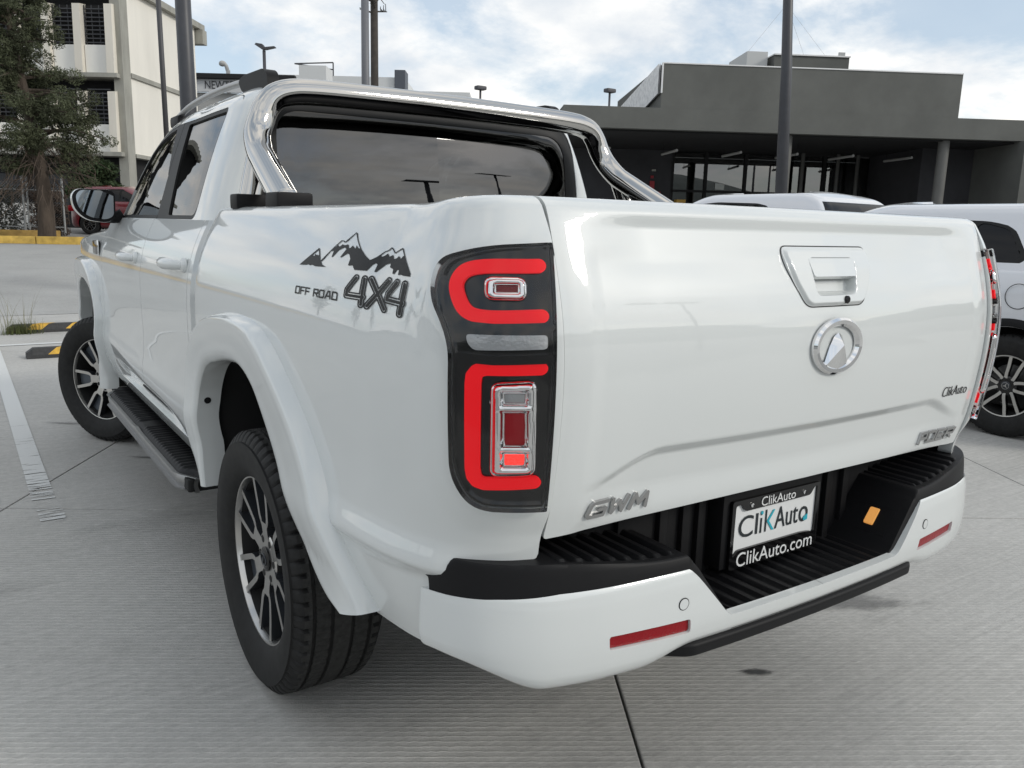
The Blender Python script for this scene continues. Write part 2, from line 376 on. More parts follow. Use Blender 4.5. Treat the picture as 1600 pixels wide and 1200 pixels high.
# ================================================================== SETTING
def gz(y): return .052*np.clip(np.asarray(y, float)-12, 0, 18)
def concrete(name, col, broom, ang, dark=.25, paint=False):
    m = bpy.data.materials.new(name); m.use_nodes = True; nt = m.node_tree; L = nt.links; b = nt.nodes['Principled BSDF']; b.inputs['Roughness'].default_value = .82; b.inputs['Specular IOR Level'].default_value = .3
    ge = nt.nodes.new('ShaderNodeNewGeometry')
    def mapn(scale, rz=0, loc=(0, 0, 0)):
        mp = nt.nodes.new('ShaderNodeMapping'); mp.inputs['Scale'].default_value = scale; mp.inputs['Rotation'].default_value = (0, 0, rz); mp.inputs['Location'].default_value = loc; mp.vector_type = 'TEXTURE' if False else 'POINT'; L.new(ge.outputs['Position'], mp.inputs[0]); return mp.outputs[0]
    def noise(vec, sc, det=6, ro=.6):
        n = nt.nodes.new('ShaderNodeTexNoise'); n.inputs['Scale'].default_value = sc; n.inputs['Detail'].default_value = det; n.inputs['Roughness'].default_value = ro; L.new(vec, n.inputs['Vector']); return n.outputs['Fac']
    def ramp(f, p0, p1, c0, c1):
        r = nt.nodes.new('ShaderNodeValToRGB'); e = r.color_ramp.elements; e[0].position = p0; e[1].position = p1; e[0].color = (*c0, 1); e[1].color = (*c1, 1); L.new(f, r.inputs[0]); return r.outputs[0]
    def mixc(t, f, a, b_):
        x = nt.nodes.new('ShaderNodeMixRGB'); x.blend_type = t
        if isinstance(f, float): x.inputs[0].default_value = f
        else: L.new(f, x.inputs[0])
        L.new(a, x.inputs[1]); L.new(b_, x.inputs[2]); return x.outputs[0]
    base = ramp(noise(mapn((1, 1, 1)), .55, 5, .6), .3, .7, [c*.88 for c in col], [c*1.10 for c in col])
    fine = ramp(noise(mapn((1, 1, 1)), 26, 10, .85), .25, .75, (.74, .74, .74), (1.22, 1.22, 1.22))
    c = mixc('MULTIPLY', 1.0, base, fine)
    if broom:
        st = mapn((1.2, 90, 1), -ang); bl = noise(st, 1.0, 3, .5); c = mixc('MULTIPLY', 1.0, c, ramp(bl, .25, .75, (.90, .90, .90), (1.09, 1.09, 1.09)))
        s2 = mapn((5, 60, 1), -ang, (3, 1, 0)); c = mixc('MULTIPLY', .8, c, ramp(noise(s2, .9, 4, .6), .70, .82, (1, 1, 1), (.72, .72, .71)))
    stain = ramp(noise(mapn((1, 1.9, 1), -ang+.2), 1.0, 10, .70), .56, .74, (1, 1, 1), (1-dark, 1-dark, 1-dark))
    c = mixc('MULTIPLY', 1.0, c, stain); L.new(c, b.inputs['Base Color'])
    bp = nt.nodes.new('ShaderNodeBump'); bp.inputs['Strength'].default_value = .55; bp.inputs['Distance'].default_value = .004
    if broom:
        wv = nt.nodes.new('ShaderNodeTexWave'); wv.wave_type = 'BANDS'; wv.bands_direction = 'Y'; wv.inputs['Scale'].default_value = 14.5; wv.inputs['Distortion'].default_value = 2.2; wv.inputs['Detail'].default_value = 4; wv.inputs['Detail Scale'].default_value = 3.0
        L.new(mapn((1, 1, 1), -ang), wv.inputs['Vector'])
        rg = nt.nodes.new('ShaderNodeMath'); rg.operation = 'POWER'; rg.inputs[1].default_value = 4.0; L.new(wv.outputs['Fac'], rg.inputs[0])
        mk = ramp(noise(mapn((1, 1, 1)), 1.3, 4, .6), .35, .65, (.25, .25, .25), (1, 1, 1)); rm_ = nt.nodes.new('ShaderNodeMath'); rm_.operation = 'MULTIPLY'; L.new(rg.outputs[0], rm_.inputs[0]); L.new(mk, rm_.inputs[1])
        lc = ramp(rm_.outputs[0], 0, 1, (.965, .965, .965), (1.16, 1.16, 1.15)); c = mixc('MULTIPLY', 1.0, c, lc); L.new(c, b.inputs['Base Color'])
        mm = nt.nodes.new('ShaderNodeMath'); mm.operation = 'ADD'; L.new(rm_.outputs[0], mm.inputs[0]); L.new(noise(mapn((1, 1, 1)), 120, 6, .8), mm.inputs[1]); L.new(mm.outputs[0], bp.inputs['Height'])
    else: L.new(noise(mapn((1, 1, 1)), 90, 6, .8), bp.inputs['Height'])
    L.new(bp.outputs[0], b.inputs['Normal']); return m
SLAB_A = R(-31.8)
CONC = concrete('broomed_concrete', (.455, .449, .430), True, SLAB_A, .34)
ASPH = concrete('worn_asphalt', (.25, .25, .245), False, 0, .2)
# ground sheet with the rise beyond the lot
ys = [-300, -40, 0, 12, 13, 14, 16, 20, 25, 30, 31, 60, 1500]; m = MB()
v = [(x, y, float(gz(y))-.034) for y in ys for x in (-900, 900)]; m.add(v, [(2*i, 2*i+1, 2*i+3, 2*i+2) for i in range(len(ys)-1)])
tag(m.build('ground', ASPH), kind='structure')
# concrete slabs, laid askew to the stalls
pav = tag(empty('pavement', (0, 0, 0)), kind='structure')
e1, e2 = np.array([math.cos(SLAB_A), math.sin(SLAB_A)]), np.array([-math.sin(SLAB_A), math.cos(SLAB_A)])
q0 = np.array([.047, .725]); W1, L1 = 2.655, 4.6; gp = .0042
c0 = q0@e1; r0 = np.array([-1.226, 3.196])@e2
mb = MB(); mb.box((gp, gp, -.03), (W1-gp, L1-gp, 0), .004); sm = mb.build('concrete_slab', CONC); COL.objects.unlink(sm); slab_me = sm.data; bpy.data.objects.remove(sm)
for i in range(-7, 9):
    for j in range(-3, 6):
        p = e1*(c0+i*W1)+e2*(r0+j*L1); c = p+e1*W1/2+e2*L1/2
        if not (-12 < c[0] < 18 and -5 < c[1] < 22): continue
        if (c-np.array([-1.5, -1]))@np.array([.565, .825]) < -3.2: continue
        o = bpy.data.objects.new('concrete_slab', slab_me); COL.objects.link(o); o.location = (p[0], p[1], 0); o.rotation_euler = (0, 0, SLAB_A); o.parent = pav
m = MB(); ys2 = [11.95, 12.5, 14, 16, 19, 22, 23.6]; v = [(x, y, float(gz(y))+.004) for y in ys2 for x in (-30, 60)]; m.add(v, [(2*i, 2*i+1, 2*i+3, 2*i+2) for i in range(len(ys2)-1)])
tag(m.build('road', concrete('road_concrete', (.36, .36, .35), False, 0, .15)), kind='structure')
m = MB(); v = [(-60, 13.25, gz(13.25)+.008), (60, 13.25, gz(13.25)+.008), (60, 9.0, -.02), (-60, 9, -.02)]
# painted stall lines, worn away in the broom strokes
def worn_paint():
    mt = bpy.data.materials.new('worn_white_paint'); mt.use_nodes = True; nt = mt.node_tree; L = nt.links; b = nt.nodes['Principled BSDF']; b.inputs['Base Color'].default_value = (.60, .61, .60, 1); b.inputs['Roughness'].default_value = .7
    ge = nt.nodes.new('ShaderNodeNewGeometry'); mp = nt.nodes.new('ShaderNodeMapping'); mp.inputs['Rotation'].default_value = (0, 0, -SLAB_A); mp.inputs['Scale'].default_value = (4, 60, 1); L.new(ge.outputs['Position'], mp.inputs[0])
    n = nt.nodes.new('ShaderNodeTexNoise'); n.inputs['Scale'].default_value = 1.0; n.inputs['Detail'].default_value = 5; L.new(mp.outputs[0], n.inputs['Vector'])
    n2 = nt.nodes.new('ShaderNodeTexNoise'); n2.inputs['Scale'].default_value = 1.1; n2.inputs['Detail'].default_value = 3; L.new(ge.outputs['Position'], n2.inputs['Vector'])
    # wear grows towards the aisle end of the stall (y falls)
    sp = nt.nodes.new('ShaderNodeSeparateXYZ'); L.new(ge.outputs['Position'], sp.inputs[0])
    mr = nt.nodes.new('ShaderNodeMapRange'); mr.inputs[1].default_value = 2.9; mr.inputs[2].default_value = 5.2; mr.inputs[3].default_value = .10; mr.inputs[4].default_value = -.14; L.new(sp.outputs['Y'], mr.inputs[0])
    a = nt.nodes.new('ShaderNodeMath'); a.operation = 'ADD'; L.new(n.outputs['Fac'], a.inputs[0]); L.new(mr.outputs[0], a.inputs[1])
    a2 = nt.nodes.new('ShaderNodeMath'); a2.operation = 'MULTIPLY_ADD'; L.new(n2.outputs['Fac'], a2.inputs[0]); a2.inputs[1].default_value = .35; L.new(a.outputs[0], a2.inputs[2])
    r = nt.nodes.new('ShaderNodeValToRGB'); r.color_ramp.elements[0].position = .735; r.color_ramp.elements[1].position = .765; L.new(a2.outputs[0], r.inputs[0])
    o = nt.nodes['Material Output']; mx = nt.nodes.new('ShaderNodeMixShader'); t = nt.nodes.new('ShaderNodeBsdfTransparent'); L.new(r.outputs[0], mx.inputs[0]); L.new(b.outputs[0], mx.inputs[1]); L.new(t.outputs[0], mx.inputs[2]); L.new(mx.outputs[0], o.inputs[0]); return mt
WORN = worn_paint()
def line(x0, y0, x1, y1, z=.004):
    m = MB(); m.add([(x0, y0, z), (x1, y0, z), (x1, y1, z), (x0, y1, z)], [(0, 1, 2, 3)]); o = m.build('painted_line', WORN); tag(o, kind='structure'); return o
line(-1.345, 3.38, -1.245, 9.0); line(-1.335, 3.03, -1.232, 3.25)
line(1.75, 1.5, 1.85, 9.0); line(-9, 8.94, 12, 9.05, .005); line(3.05, 1.35, 3.15, 9.0); line(-4.3, 3.2, -4.2, 9.0)
# wheel stops
STOPB = mat('stop_rubber', (.025, .025, .026), .6, noise=(40, .4), bump=(200, .4, .002)); STOPY = mat('stop_yellow', (.62, .36, .035), .55, noise=(25, .25))
def wheel_stop(x, y, label):
    t = tag(empty('wheel_stop', (x, y, 0)), label, 'wheel stop', 'rubber wheel stops')
    m = MB(); prof = [(-.075, 0), (-.07, .035), (-.045, .098), (.045, .098), (.07, .035), (.075, 0)]; X = [-.90, -.86, -.84, .84, .86, .90]; K = [.55, .85, 1, 1, .85, .55]
    v = [(xx, p[0], p[1]*k) for xx, k in zip(X, K) for p in prof]; n = len(prof)
    f = [(i*n+j, (i+1)*n+j, (i+1)*n+j+1, i*n+j+1) for i in range(len(X)-1) for j in range(n-1)]+[tuple(range(n)), tuple((len(X)-1)*n+j for j in range(n))[::-1]]
    m.add(v, f); m.build('rubber_body', STOPB, t)
    for k in range(4):
        m = MB(); x0 = -.72+k*.42; d = .0025
        A, B = np.array((-.045, .098)), np.array((-.07, .035)); nrm = np.array((-(.098-.035), -.025)); nrm = np.array([-.93, .37])*d
        m.add([(x0, B[0]+nrm[0], B[1]+nrm[1]), (x0+.17, B[0]+nrm[0], B[1]+nrm[1]), (x0+.25, A[0]+nrm[0], A[1]+nrm[1]), (x0+.08, A[0]+nrm[0], A[1]+nrm[1])], [(0, 1, 2, 3)])
        m.add([(x0+.08, -.045, .098+d), (x0+.25, -.045, .098+d), (x0+.33, .045, .098+d), (x0+.16, .045, .098+d)], [(0, 1, 2, 3)]); m.build('yellow_stripe', STOPY, t)
    return t
wheel_stop(-.22, 10.05, 'black and yellow rubber wheel stop with grass growing at it, left of the front wheel')
wheel_stop(-.16, 8.02, 'nearer black and yellow wheel stop poking out behind the front tyre')
# weeds at the far wheel stop
def grass(name, c, n, h, spread, label, mt, seed):
    r = np.random.default_rng(seed); v, f = [], []
    for k in range(n):
        a, d = r.uniform(0, 6.28), r.uniform(0, spread)**1; x, y = c[0]+d*math.cos(a)*1.6, c[1]+d*math.sin(a)*.5; hh = h*r.uniform(.35, 1); la, lb = r.uniform(0, 6.28), r.uniform(.1, .55)*hh; w = r.uniform(.0015, .004)
        P = [np.array((x, y, c[2]))+np.array((math.cos(la)*lb*t*t, math.sin(la)*lb*t*t, hh*t)) for t in (0, .35, .7, 1)]; b = len(v); sd = np.array((-math.sin(la), math.cos(la), 0))
        for q, p in enumerate(P): v += [tuple(p-sd*w*(1-q/3.2)), tuple(p+sd*w*(1-q/3.2))]
        f += [(b+2*q, b+2*q+1, b+2*q+3, b+2*q+2) for q in range(3)]
    m = MB(); m.add(v, f); return tag(m.build(name, mt), label, 'grass', None, None)
DRYG = mat('dry_grass', (.16, .15, .06), .8, noise=(3, .4)); GRN = mat('weed_green', (.07, .085, .025), .8, noise=(4, .5))
w = grass('weed', (-.98, 9.90, .0), 260, .20, .16, None, GRN, 3); w2 = grass('weed_stalks', (-.98, 9.93, 0), 26, .62, .12, None, DRYG, 4); w2.parent = w; del w2['category']
tag(w, 'tuft of dry weeds sprouting beside the far wheel stop', 'weed')
# ------------------------------------------------------------------ generic parked car
def parked_car(name, loc, rz, label, cat, paint, P, wheel_kind='suv'):
    """Local frame: origin under the rear axle, nose to +y. P: dimensions."""
    t = tag(empty(name, loc, rz), label, cat, 'parked cars')
    wb, ro, fo, hw_, zb, zt, tr = P['wb'], P['ro'], P['fo'], P['hw'], P['belt'], P['top'], P['tyre']
    pl_ = Curve([(0, wb+fo), (-.5*hw_, wb+fo-.03), (-.85*hw_, wb+fo-.16), (-.97*hw_, wb+fo-.45), (-hw_, wb-.2), (-hw_, wb*.5), (-hw_, .2), (-.975*hw_, -ro+.42), (-.92*hw_, -ro+.2), (-.78*hw_, -ro+.06), (-.45*hw_, -ro+.005), (0, -ro)], 16)
    S = np.linspace(0, pl_.L, 700); pp = pl_(S); tt = np.gradient(pp, axis=0); tt /= np.linalg.norm(tt, axis=1)[:, None]
    for _ in range(2): tt = np.stack([np.convolve(np.pad(tt[:, c], 12, mode='edge'), np.ones(25)/25, 'valid') for c in (0, 1)], -1)
    nn = np.stack([tt[:, 1], -tt[:, 0]], -1)
    pf = crom([(-.08, .22), (-.03, .27), (-.005, .40), (0, .55), (-.005, .70), (-.002, zb-.22), (-.012, zb-.10), (-.035, zb-.02), (-.06, zb+.02), (-.10, zb+.03)], 8)
    vl_ = np.concatenate([[0], np.cumsum(np.linalg.norm(np.diff(pf, axis=0), axis=1))])
    def sk(s, v):
        d, z = np.interp(v, vl_, pf[:, 0]), np.interp(v, vl_, pf[:, 1]); x, y, nx, ny = np.interp(s, S, pp[:, 0]), np.interp(s, S, pp[:, 1]), np.interp(s, S, nn[:, 0]), np.interp(s, S, nn[:, 1])
        drop = np.clip((y-(wb-.35))/(fo+.35), 0, 1)**1.3*P.get('drop', .22)
        z = np.where(z > .5, .5+(z-.5)*(1-drop/(zb-.5)), z)
        return np.stack([x+nx*d, y+ny*d, z], -1)
    ra = tr+.055
    def ar(y, z, g=0): return np.minimum(np.hypot(y, z-tr)-ra-g, np.hypot(y-wb, z-tr)-ra-g)
    bd = sheet(sk, np.linspace(0, pl_.L, 160), np.linspace(0, vl_[-1], 44), lambda s, v, Q: np.where(np.abs(Q[..., 0]) > .5*hw_, ar(Q[..., 1], Q[..., 2]), 1), flange=.03)
    build('body', [bd, mirror(bd)], paint, t)
    # deck that closes the body at the belt
    m = MB(); rim = sk(np.linspace(0, pl_.L, 60), np.full(60, vl_[-1]*.995)); v = [tuple(p) for p in rim]+[(-p[0], p[1], p[2]) for p in rim]; n = 60
    m.add(v, [(i, i+1, n+i+1, n+i) for i in range(n-1)]); m.build('bonnet', paint, t, True)
    # greenhouse
    gr = crom([(zb, hw_-.075, wb-.42, -ro+.12, 1), (zb+.14, hw_-.135, wb-.62, -ro+.19, 1), (zt-.16, hw_-.235, wb-1.08, -ro+.36, 1), (zt-.07, hw_-.29, wb-1.28, -ro+.47, .95), (zt-.025, hw_-.36, wb-1.42, -ro+.62, .85), (zt-.005, hw_-.52, wb-1.55, -ro+.80, .6), (zt, .01, wb-1.7, -ro+1.05, .1)], 10); gt = np.linspace(0, 1, len(gr))
    def g(s, q):
        z, w, f, r, k = (np.interp(q, gt, gr[:, i]) for i in range(5)); a, cf, cr_, b = (np.interp(s, _gs, GS[:, i]) for i in range(4)); return np.stack([-a*w, cf*f+cr_*r+b*k, z+.03*(1-a*a)*sstep(.55, .9, q)], -1)
    gl = P['glass']; polys = [rpoly(q, .045) for q in gl]; trim = rpoly(P['trim'], .07)
    tq = gt[np.argmin(np.abs(gr[:, 0]-(zt-.06)))]
    def kk(sel): return lambda s, q, Q: np.where((s > 3.3) & (s < 7.7) & (q < tq+.05), sel(Q[..., 1], Q[..., 2]), -1)
    SS_, TT_ = np.linspace(0, 12, 150), np.linspace(0, 1, 60)
    S2, T2 = np.linspace(3.2, 7.8, 130), np.linspace(0, tq+.06, 60)
    sh = sheet(g, SS_, TT_, lambda s, q, Q: np.where((s > 3.3) & (s < 7.7) & (q < tq+.05), sdpoly(trim, Q[..., 1], Q[..., 2]), 1)); build('roof', [sh, mirror(sh)], paint, t)
    tm = sheet(g, S2, T2, kk(lambda y, z: np.minimum.reduce([-sdpoly(trim, y, z)]+[sdpoly(p, y, z) for p in polys])), off=-.003); build('window_trim', [tm], SEAL, t); build('window_trim', [mirror(tm)], SEAL, t)
    for p in polys:
        w = sheet(g, S2, T2, kk(lambda y, z: -sdpoly(p, y, z)), off=-.008)
        for d in (w, mirror(w)): build('side_window', [d], GLASSD, t)
    bw = sheet(g, np.linspace(8.6, 12, 40), T2, lambda s, q, Q: np.minimum.reduce([Q[..., 2]-zb-.10, zt-.12-Q[..., 2], .80*hw_-np.abs(Q[..., 0])]), off=.002); build('back_window', [bw, mirror(bw)], GLASSD, t)
    if P.get('clad'):
        for yc in (0, wb):
            def cl(th_, q, yc=yc):
                r = ra+.003+.055*np.clip(q, 0, 1); y, z = yc+r*np.cos(th_), tr+r*np.sin(th_)
                x = -np.interp(y, pp[(pp[:, 0] < -.7*hw_)][:, 1][::-1], -pp[(pp[:, 0] < -.7*hw_)][:, 0][::-1])-.012+.012*q**4; return np.stack([x+.05*np.clip(-q, 0, 1), y, z], -1)
            d = sheet(cl, np.linspace(-.35, math.pi+.35, 50), np.concatenate([[-1, -.01], np.linspace(0, 1, 8)])); 
            for e in (d, mirror(d)): build('arch_cladding', [e], BLACKP, t)
        for sg in (-1, 1): m = MB(); m.box((sg*(hw_-.05), ra+.05, .24), (sg*(hw_+.004), wb-ra-.05, .36), .02); m.build('sill_cladding', BLACKP, t, True, 40)
    m = MB(); m.box((-hw_+.12, -ro+.25, .20), (hw_-.12, wb+fo-.25, .34), .03); m.box((-hw_+.32, -.6, .3), (hw_-.32, wb+.4, zb-.1), .05); m.build('underbody', DARK, t, True, 40)
    for sg in (-1, 1):  # rear and front lamps
        m = MB(); m.box((sg*hw_*.62, -ro+.03, zb-.28), (sg*hw_*.93, -ro+.25, zb-.10), .03); m.build('tail_lamp', REDF, t, True, 40)
        m = MB(); m.box((sg*hw_*.55, wb+fo-.12, zb-.42), (sg*hw_*.88, wb+fo-.35, zb-.30), .03); m.build('headlamp', LGREY, t, True, 40)
    w0 = empty('wheel', parent=t); k = tr/.386
    ty_ = tyre_mb(.386, .240, .232, 40).build('tyre', RUBBER, None, True, 32); ty_.parent = w0; r_ = spoke_wheel(w0, (SILVER,), wheel_kind)
    for ch in list(r_.children): ch.parent = w0
    ws_ = [w0]+[copy_tree(w0, t) for _ in range(3)]
    for w_, (x, y, a) in zip(ws_, ((-hw_+.125, 0, 0), (hw_-.125, 0, math.pi), (-hw_+.125, wb, 0), (hw_-.125, wb, math.pi))): w_.location = (x, y, tr); w_.scale = (k, k, k); w_.rotation_euler = (R(P.get('spin', 0)), 0, a)
    for fl in P.get('flap', []):
        m = MB(); y, z, r = fl; x = -hw_-.0005; m.tube([(x+.002, y+r*math.cos(a), z+r*math.sin(a)) for a in np.linspace(0, 2*math.pi, 33)[:-1]], .0025, 6, closed=True); m.build('fuel_flap_gap', SEAL, t, True, None)
    return t
# ================================================================== PICKUP TRUCK
truck = tag(empty('pickup_truck', (0, 1.24, 0)), 'white crew-cab pickup truck with steel sport bar and mountain decal, filling the foreground', 'pickup truck')
TOFF = Vector((0, -1.24, 0))
_built = []
def T(o):
    """Everything of the truck is modelled with y = 0 at the bumper; move it under the truck's base."""
    o.parent = truck; o.location = Vector(o.location)+TOFF; return o
GAP, BPIL, FDR = 1.775, 2.68, 3.76
def sx(y, z, lo=-.012):
    """x of the left body side at (y, z)."""
    i = np.argmax(SIDE[:, 1]); d = np.interp(z, SIDE[:i, 1], SIDE[:i, 0]); d = np.maximum(d, lo) if lo is not None else d
    j = PLAN.p[:, 1]; k = (j < 5.25) & (PLAN.p[:, 0] < -.6) & (j > .3); o = np.argsort(j[k])
    return np.interp(y, j[k][o], PLAN.p[k, 0][o])-d
OUT_R = crom([(1.745, .50), (1.762, .60), (1.768, .75), (1.748, .90), (1.66, 1.005), (1.525, 1.073), (1.375, 1.102), (1.18, 1.113), (1.02, 1.095), (.872, 1.026), (.735, .930), (.630, .825), (.557, .720), (.498, .630), (.455, .556)], 8)
IN_R = crom([(1.645, .50), (1.662, .60), (1.668, .72), (1.645, .83), (1.56, .915), (1.43, .952), (1.30, .974), (1.17, .976), (1.06, .938), (.965, .860), (.870, .778), (.780, .690), (.695, .612), (.600, .558), (.520, .545)], 8)
OUT_F = crom([(3.885, .42), (3.868, .50), (3.85, .62), (3.84, .76), (3.86, .90), (3.95, 1.02), (4.12, 1.095), (4.35, 1.13), (4.60, 1.12), (4.82, 1.06), (4.95, .95), (5.03, .80), (5.06, .65)], 8)
IN_F = crom([(3.975, .42), (3.960, .50), (3.945, .62), (3.94, .75), (3.97, .86), (4.05, .94), (4.18, .98), (4.38, 1.0), (4.58, .99), (4.74, .94), (4.85, .86), (4.92, .74), (4.95, .62)], 8)
def hole(c):
    P = np.vstack([c, [(c[-1][0], .2), (c[0][0], .2)]]); return P
def _mix(o, i): t = np.linspace(0, 1, 90); O, I = Curve(o, raw=True), Curve(i, raw=True); return O(t*O.L)*.35+I(t*I.L)*.65
HOLE_R, HOLE_F = hole(_mix(OUT_R, IN_R)), hole(_mix(OUT_F, IN_F))
def archs(y, z): return np.minimum(sdpoly(HOLE_R, y, z), sdpoly(HOLE_F, y, z))
SV = np.concatenate([np.linspace(0, v_of_z(1.12), 56), np.linspace(v_of_z(1.12), VL, 46)[1:]])
def srange(y0, y1, n): return np.linspace(PLAN.find(1, y0), PLAN.find(1, y1), n)
def both(name, d, mats, **k):
    a = build(name, d if isinstance(d, list) else [d], mats, **k); b = build(name, [mirror(q) for q in (d if isinstance(d, list) else [d])], mats, **k)
    return T(a), T(b)
# --- bed sides
PADCUT = rpoly([(-.172, .40), (-.172, .735), (-.12, .762), (.2, .772), (.2, .40)], [.01, .05, .05, .01, .01])
def k_bed(s, v, P):
    y, z, x = P[..., 1], P[..., 2], P[..., 0]
    zb = np.interp(y, [.15, .35, .6, 1.6, 1.8], [.545, .545, .545, .50, .50])
    rear = np.where((y < .34) & (x > -.80), -x-hw(z)-.003, 1)
    cut = sdpoly(PADCUT, s-S_EDGE, z)
    return np.minimum.reduce([GAP-.003-y, archs(y, z), z-zb, rear, lamp_sdf_sz(s, z)-.002, cut])
SU = np.concatenate([srange(1.81, .40, 140), np.linspace(PLAN.find(1, .40), S_EDGE+.03, 110)[1:]])
bedL, bedR = both('bed_side', sheet(body, SU, SV, k_bed, flange=.035), WHITE)
bedL['label'] = 'white bed side with black mountain and 4X4 decals'
# --- cab side panels
def k_panel(y0, y1, z0, z1=1.358):
    def k(s, v, P):
        y, z = P[..., 1], P[..., 2]
        zb = z0 if np.isscalar(z0) else np.interp(y, *z0); zt = z1 if np.isscalar(z1) else np.interp(y, *z1)
        return np.minimum.reduce([y-y0, y1-y, z-zb, zt-z, archs(y, z), np.where(v < v_of_z(1.39), 1, -1)])
    return k
DB = ([1.8, 2.0, 3.8], [.60, .575, .575])
def door_fn(s, v):
    """Door skin: the body side with a scooped lower flank."""
    P = body(s, v); y, z = P[..., 1], P[..., 2]
    g = sstep(2.0, 2.5, y)*(1-sstep(3.0, 3.6, y))
    d = .034*g*(1-sstep(.585, .672+.02*(y-2.7), z))-.004*g*bump(z, .72, .06)
    P = P.copy(); P[..., 0] += d; return P
quarter = sheet(body, srange(1.88, 1.76, 20), SV, k_panel(GAP+.003, 1.842, .50), flange=.02)
rdoor = sheet(door_fn, srange(2.70, 1.82, 90), SV, k_panel(1.846, BPIL-.0025, DB), flange=.02)
fdoor = sheet(door_fn, srange(3.80, 2.66, 100), SV, k_panel(BPIL+.0025, FDR-.0025, DB), flange=.02)
rocker = sheet(body, srange(3.85, 1.83, 120), np.linspace(0, v_of_z(.60), 20), lambda s, v, P: np.minimum.reduce([P[..., 1]-1.847, 3.84-P[..., 1], np.interp(P[..., 1], *DB)-.004-P[..., 2], archs(P[..., 1], P[..., 2])]), flange=.03)
FTOP = ([3.6, 4.1, 4.6, 5.0, 5.4], [1.30, 1.27, 1.23, 1.17, 1.08])
fender = sheet(body, srange(5.36, 3.74, 130), SV, lambda s, v, P: np.minimum.reduce([P[..., 1]-FDR-.0025, np.interp(P[..., 1], *FTOP)-P[..., 2], P[..., 2]-.52, archs(P[..., 1], P[..., 2]), np.where(v < v_of_z(1.39), 1, -1)]), flange=.02)
nose = sheet(body, np.linspace(PLAN.find(0, -.001) if False else .001, PLAN.find(1, 5.352), 60), SV, lambda s, v, P: np.minimum.reduce([1.10-P[..., 2], P[..., 2]-.60, np.where(v < v_of_z(1.39), 1, -1)]), flange=.02)
both('front_fender', fender, WHITE)
T(build('front_bumper', [nose, mirror(nose)], WHITE))
both('rocker_panel', rocker, WHITE)
# dark inner shell that closes the seams
inner = sheet(body, srange(5.3, .32, 90), np.linspace(0, v_of_z(1.33), 24), lambda s, v, P: np.minimum.reduce([archs(P[..., 1], P[..., 2])-.01, P[..., 2]-np.where(P[..., 1] < 1.9, .60, .56), np.where((P[..., 1] < .36), -1, 1), np.where((P[..., 1] > FDR) & (P[..., 2] > np.interp(P[..., 1], *FTOP)-.05), -1, 1)]), off=-.03)
both('inner_panel', inner, DARK)
# hood
def hood_fn(u, v):
    y = 3.85+u*1.50; z = np.interp(y, *FTOP); x = sx(y, z-.03, None)
    xx = x*np.cos(np.clip(v, 0, 1)*math.pi/2)**.8 if False else x*(1-v)
    zz = z+.055*(1-(1-v)**2.2)-.04*sstep(.85, 1, u)
    return np.stack([xx, y-.10*v*0, zz], -1)
def hood2(u, v):
    P = hood_fn(u, 1-np.abs(1-v)); P[..., 0] = np.where(v > 1, -P[..., 0], P[..., 0]); return P
T(build('hood', [sheet(hood2, np.linspace(0, 1, 40), np.linspace(0, 2, 41))], WHITE))
# --- greenhouse
GR = np.array([  # z, half width, front y, rear y, corner scale
    (1.30, .858, 4.06, 1.790, 1), (1.35, .848, 3.99, 1.790, 1), (1.45, .818, 3.88, 1.793, 1), (1.55, .786, 3.78, 1.800, 1), (1.65, .750, 3.66, 1.812, 1), (1.72, .722, 3.52, 1.824, 1),
    (1.77, .699, 3.36, 1.838, .97), (1.805, .658, 3.20, 1.862, .92), (1.828, .605, 3.06, 1.91, .82), (1.843, .49, 2.92, 1.99, .65), (1.852, .26, 2.78, 2.12, .4), (1.856, .01, 2.50, 2.40, .1)])
GT = np.linspace(0, 1, len(GR)); _gd = crom(GR, 10); _gt = np.linspace(0, 1, len(_gd))
GS = crom([(0, 1, 0, 0), (.45, 1, 0, -.03), (.80, 1, 0, -.13), (.955, 1, 0, -.30), (1, 1, 0, -.60), (1, .5, .5, -.15), (1, 0, 1, .30), (.990, 0, 1, .12), (.955, 0, 1, .045), (.88, 0, 1, .012), (.70, 0, 1, .0), (.40, 0, 1, -.008), (0, 0, 1, -.012)], 12)
_gs = np.linspace(0, 12, len(GS))
def gh(s, t):
    z, w, f, r, k = (np.interp(t, _gt, _gd[:, i]) for i in range(5))
    a, cf, cr_, b = (np.interp(s, _gs, GS[:, i]) for i in range(4))
    return np.stack([-a*w, cf*f+cr_*r+b*k, z+.012*(1-a*a)*sstep(.5, .8, t)], -1)
RGLASS = rpoly([(2.045, 1.374), (2.045, 1.738), (2.595, 1.738), (2.47, 1.374)], [.05, .02, .02, .012])
FGLASS = rpoly([(2.565, 1.374), (2.71, 1.57), (2.79, 1.735), (2.95, 1.732), (3.20, 1.690), (3.40, 1.540), (3.585, 1.374)], [.012, .05, .01, .08, .1, .1, .02])
DLO = rpoly([(2.030, 1.359), (2.030, 1.752), (2.95, 1.750), (3.23, 1.706), (3.44, 1.545), (3.63, 1.359)], [.05, .025, .1, .1, .1, .02])
def gdl(a, b, r):  # band edge in t for a z level
    return np.interp(a, _gd[:, 0], _gt)
RWIN = rpoly([(-.62, 1.40), (-.615, 1.738), (.615, 1.738), (.62, 1.40)], [.05, .10, .10, .05])
RWFR = rpoly([(-.685, 1.366), (-.668, 1.785), (.668, 1.785), (.685, 1.366)], [.06, .12, .12, .06])
WSH = rpoly([(-.74, 1.40), (-.60, 1.76), (.60, 1.76), (.74, 1.40)], .05)
def sidef(s): return (s > 3.3) & (s < 7.3)
def rearf(s): return s >= 7.3
def frontf(s): return s <= 3.3
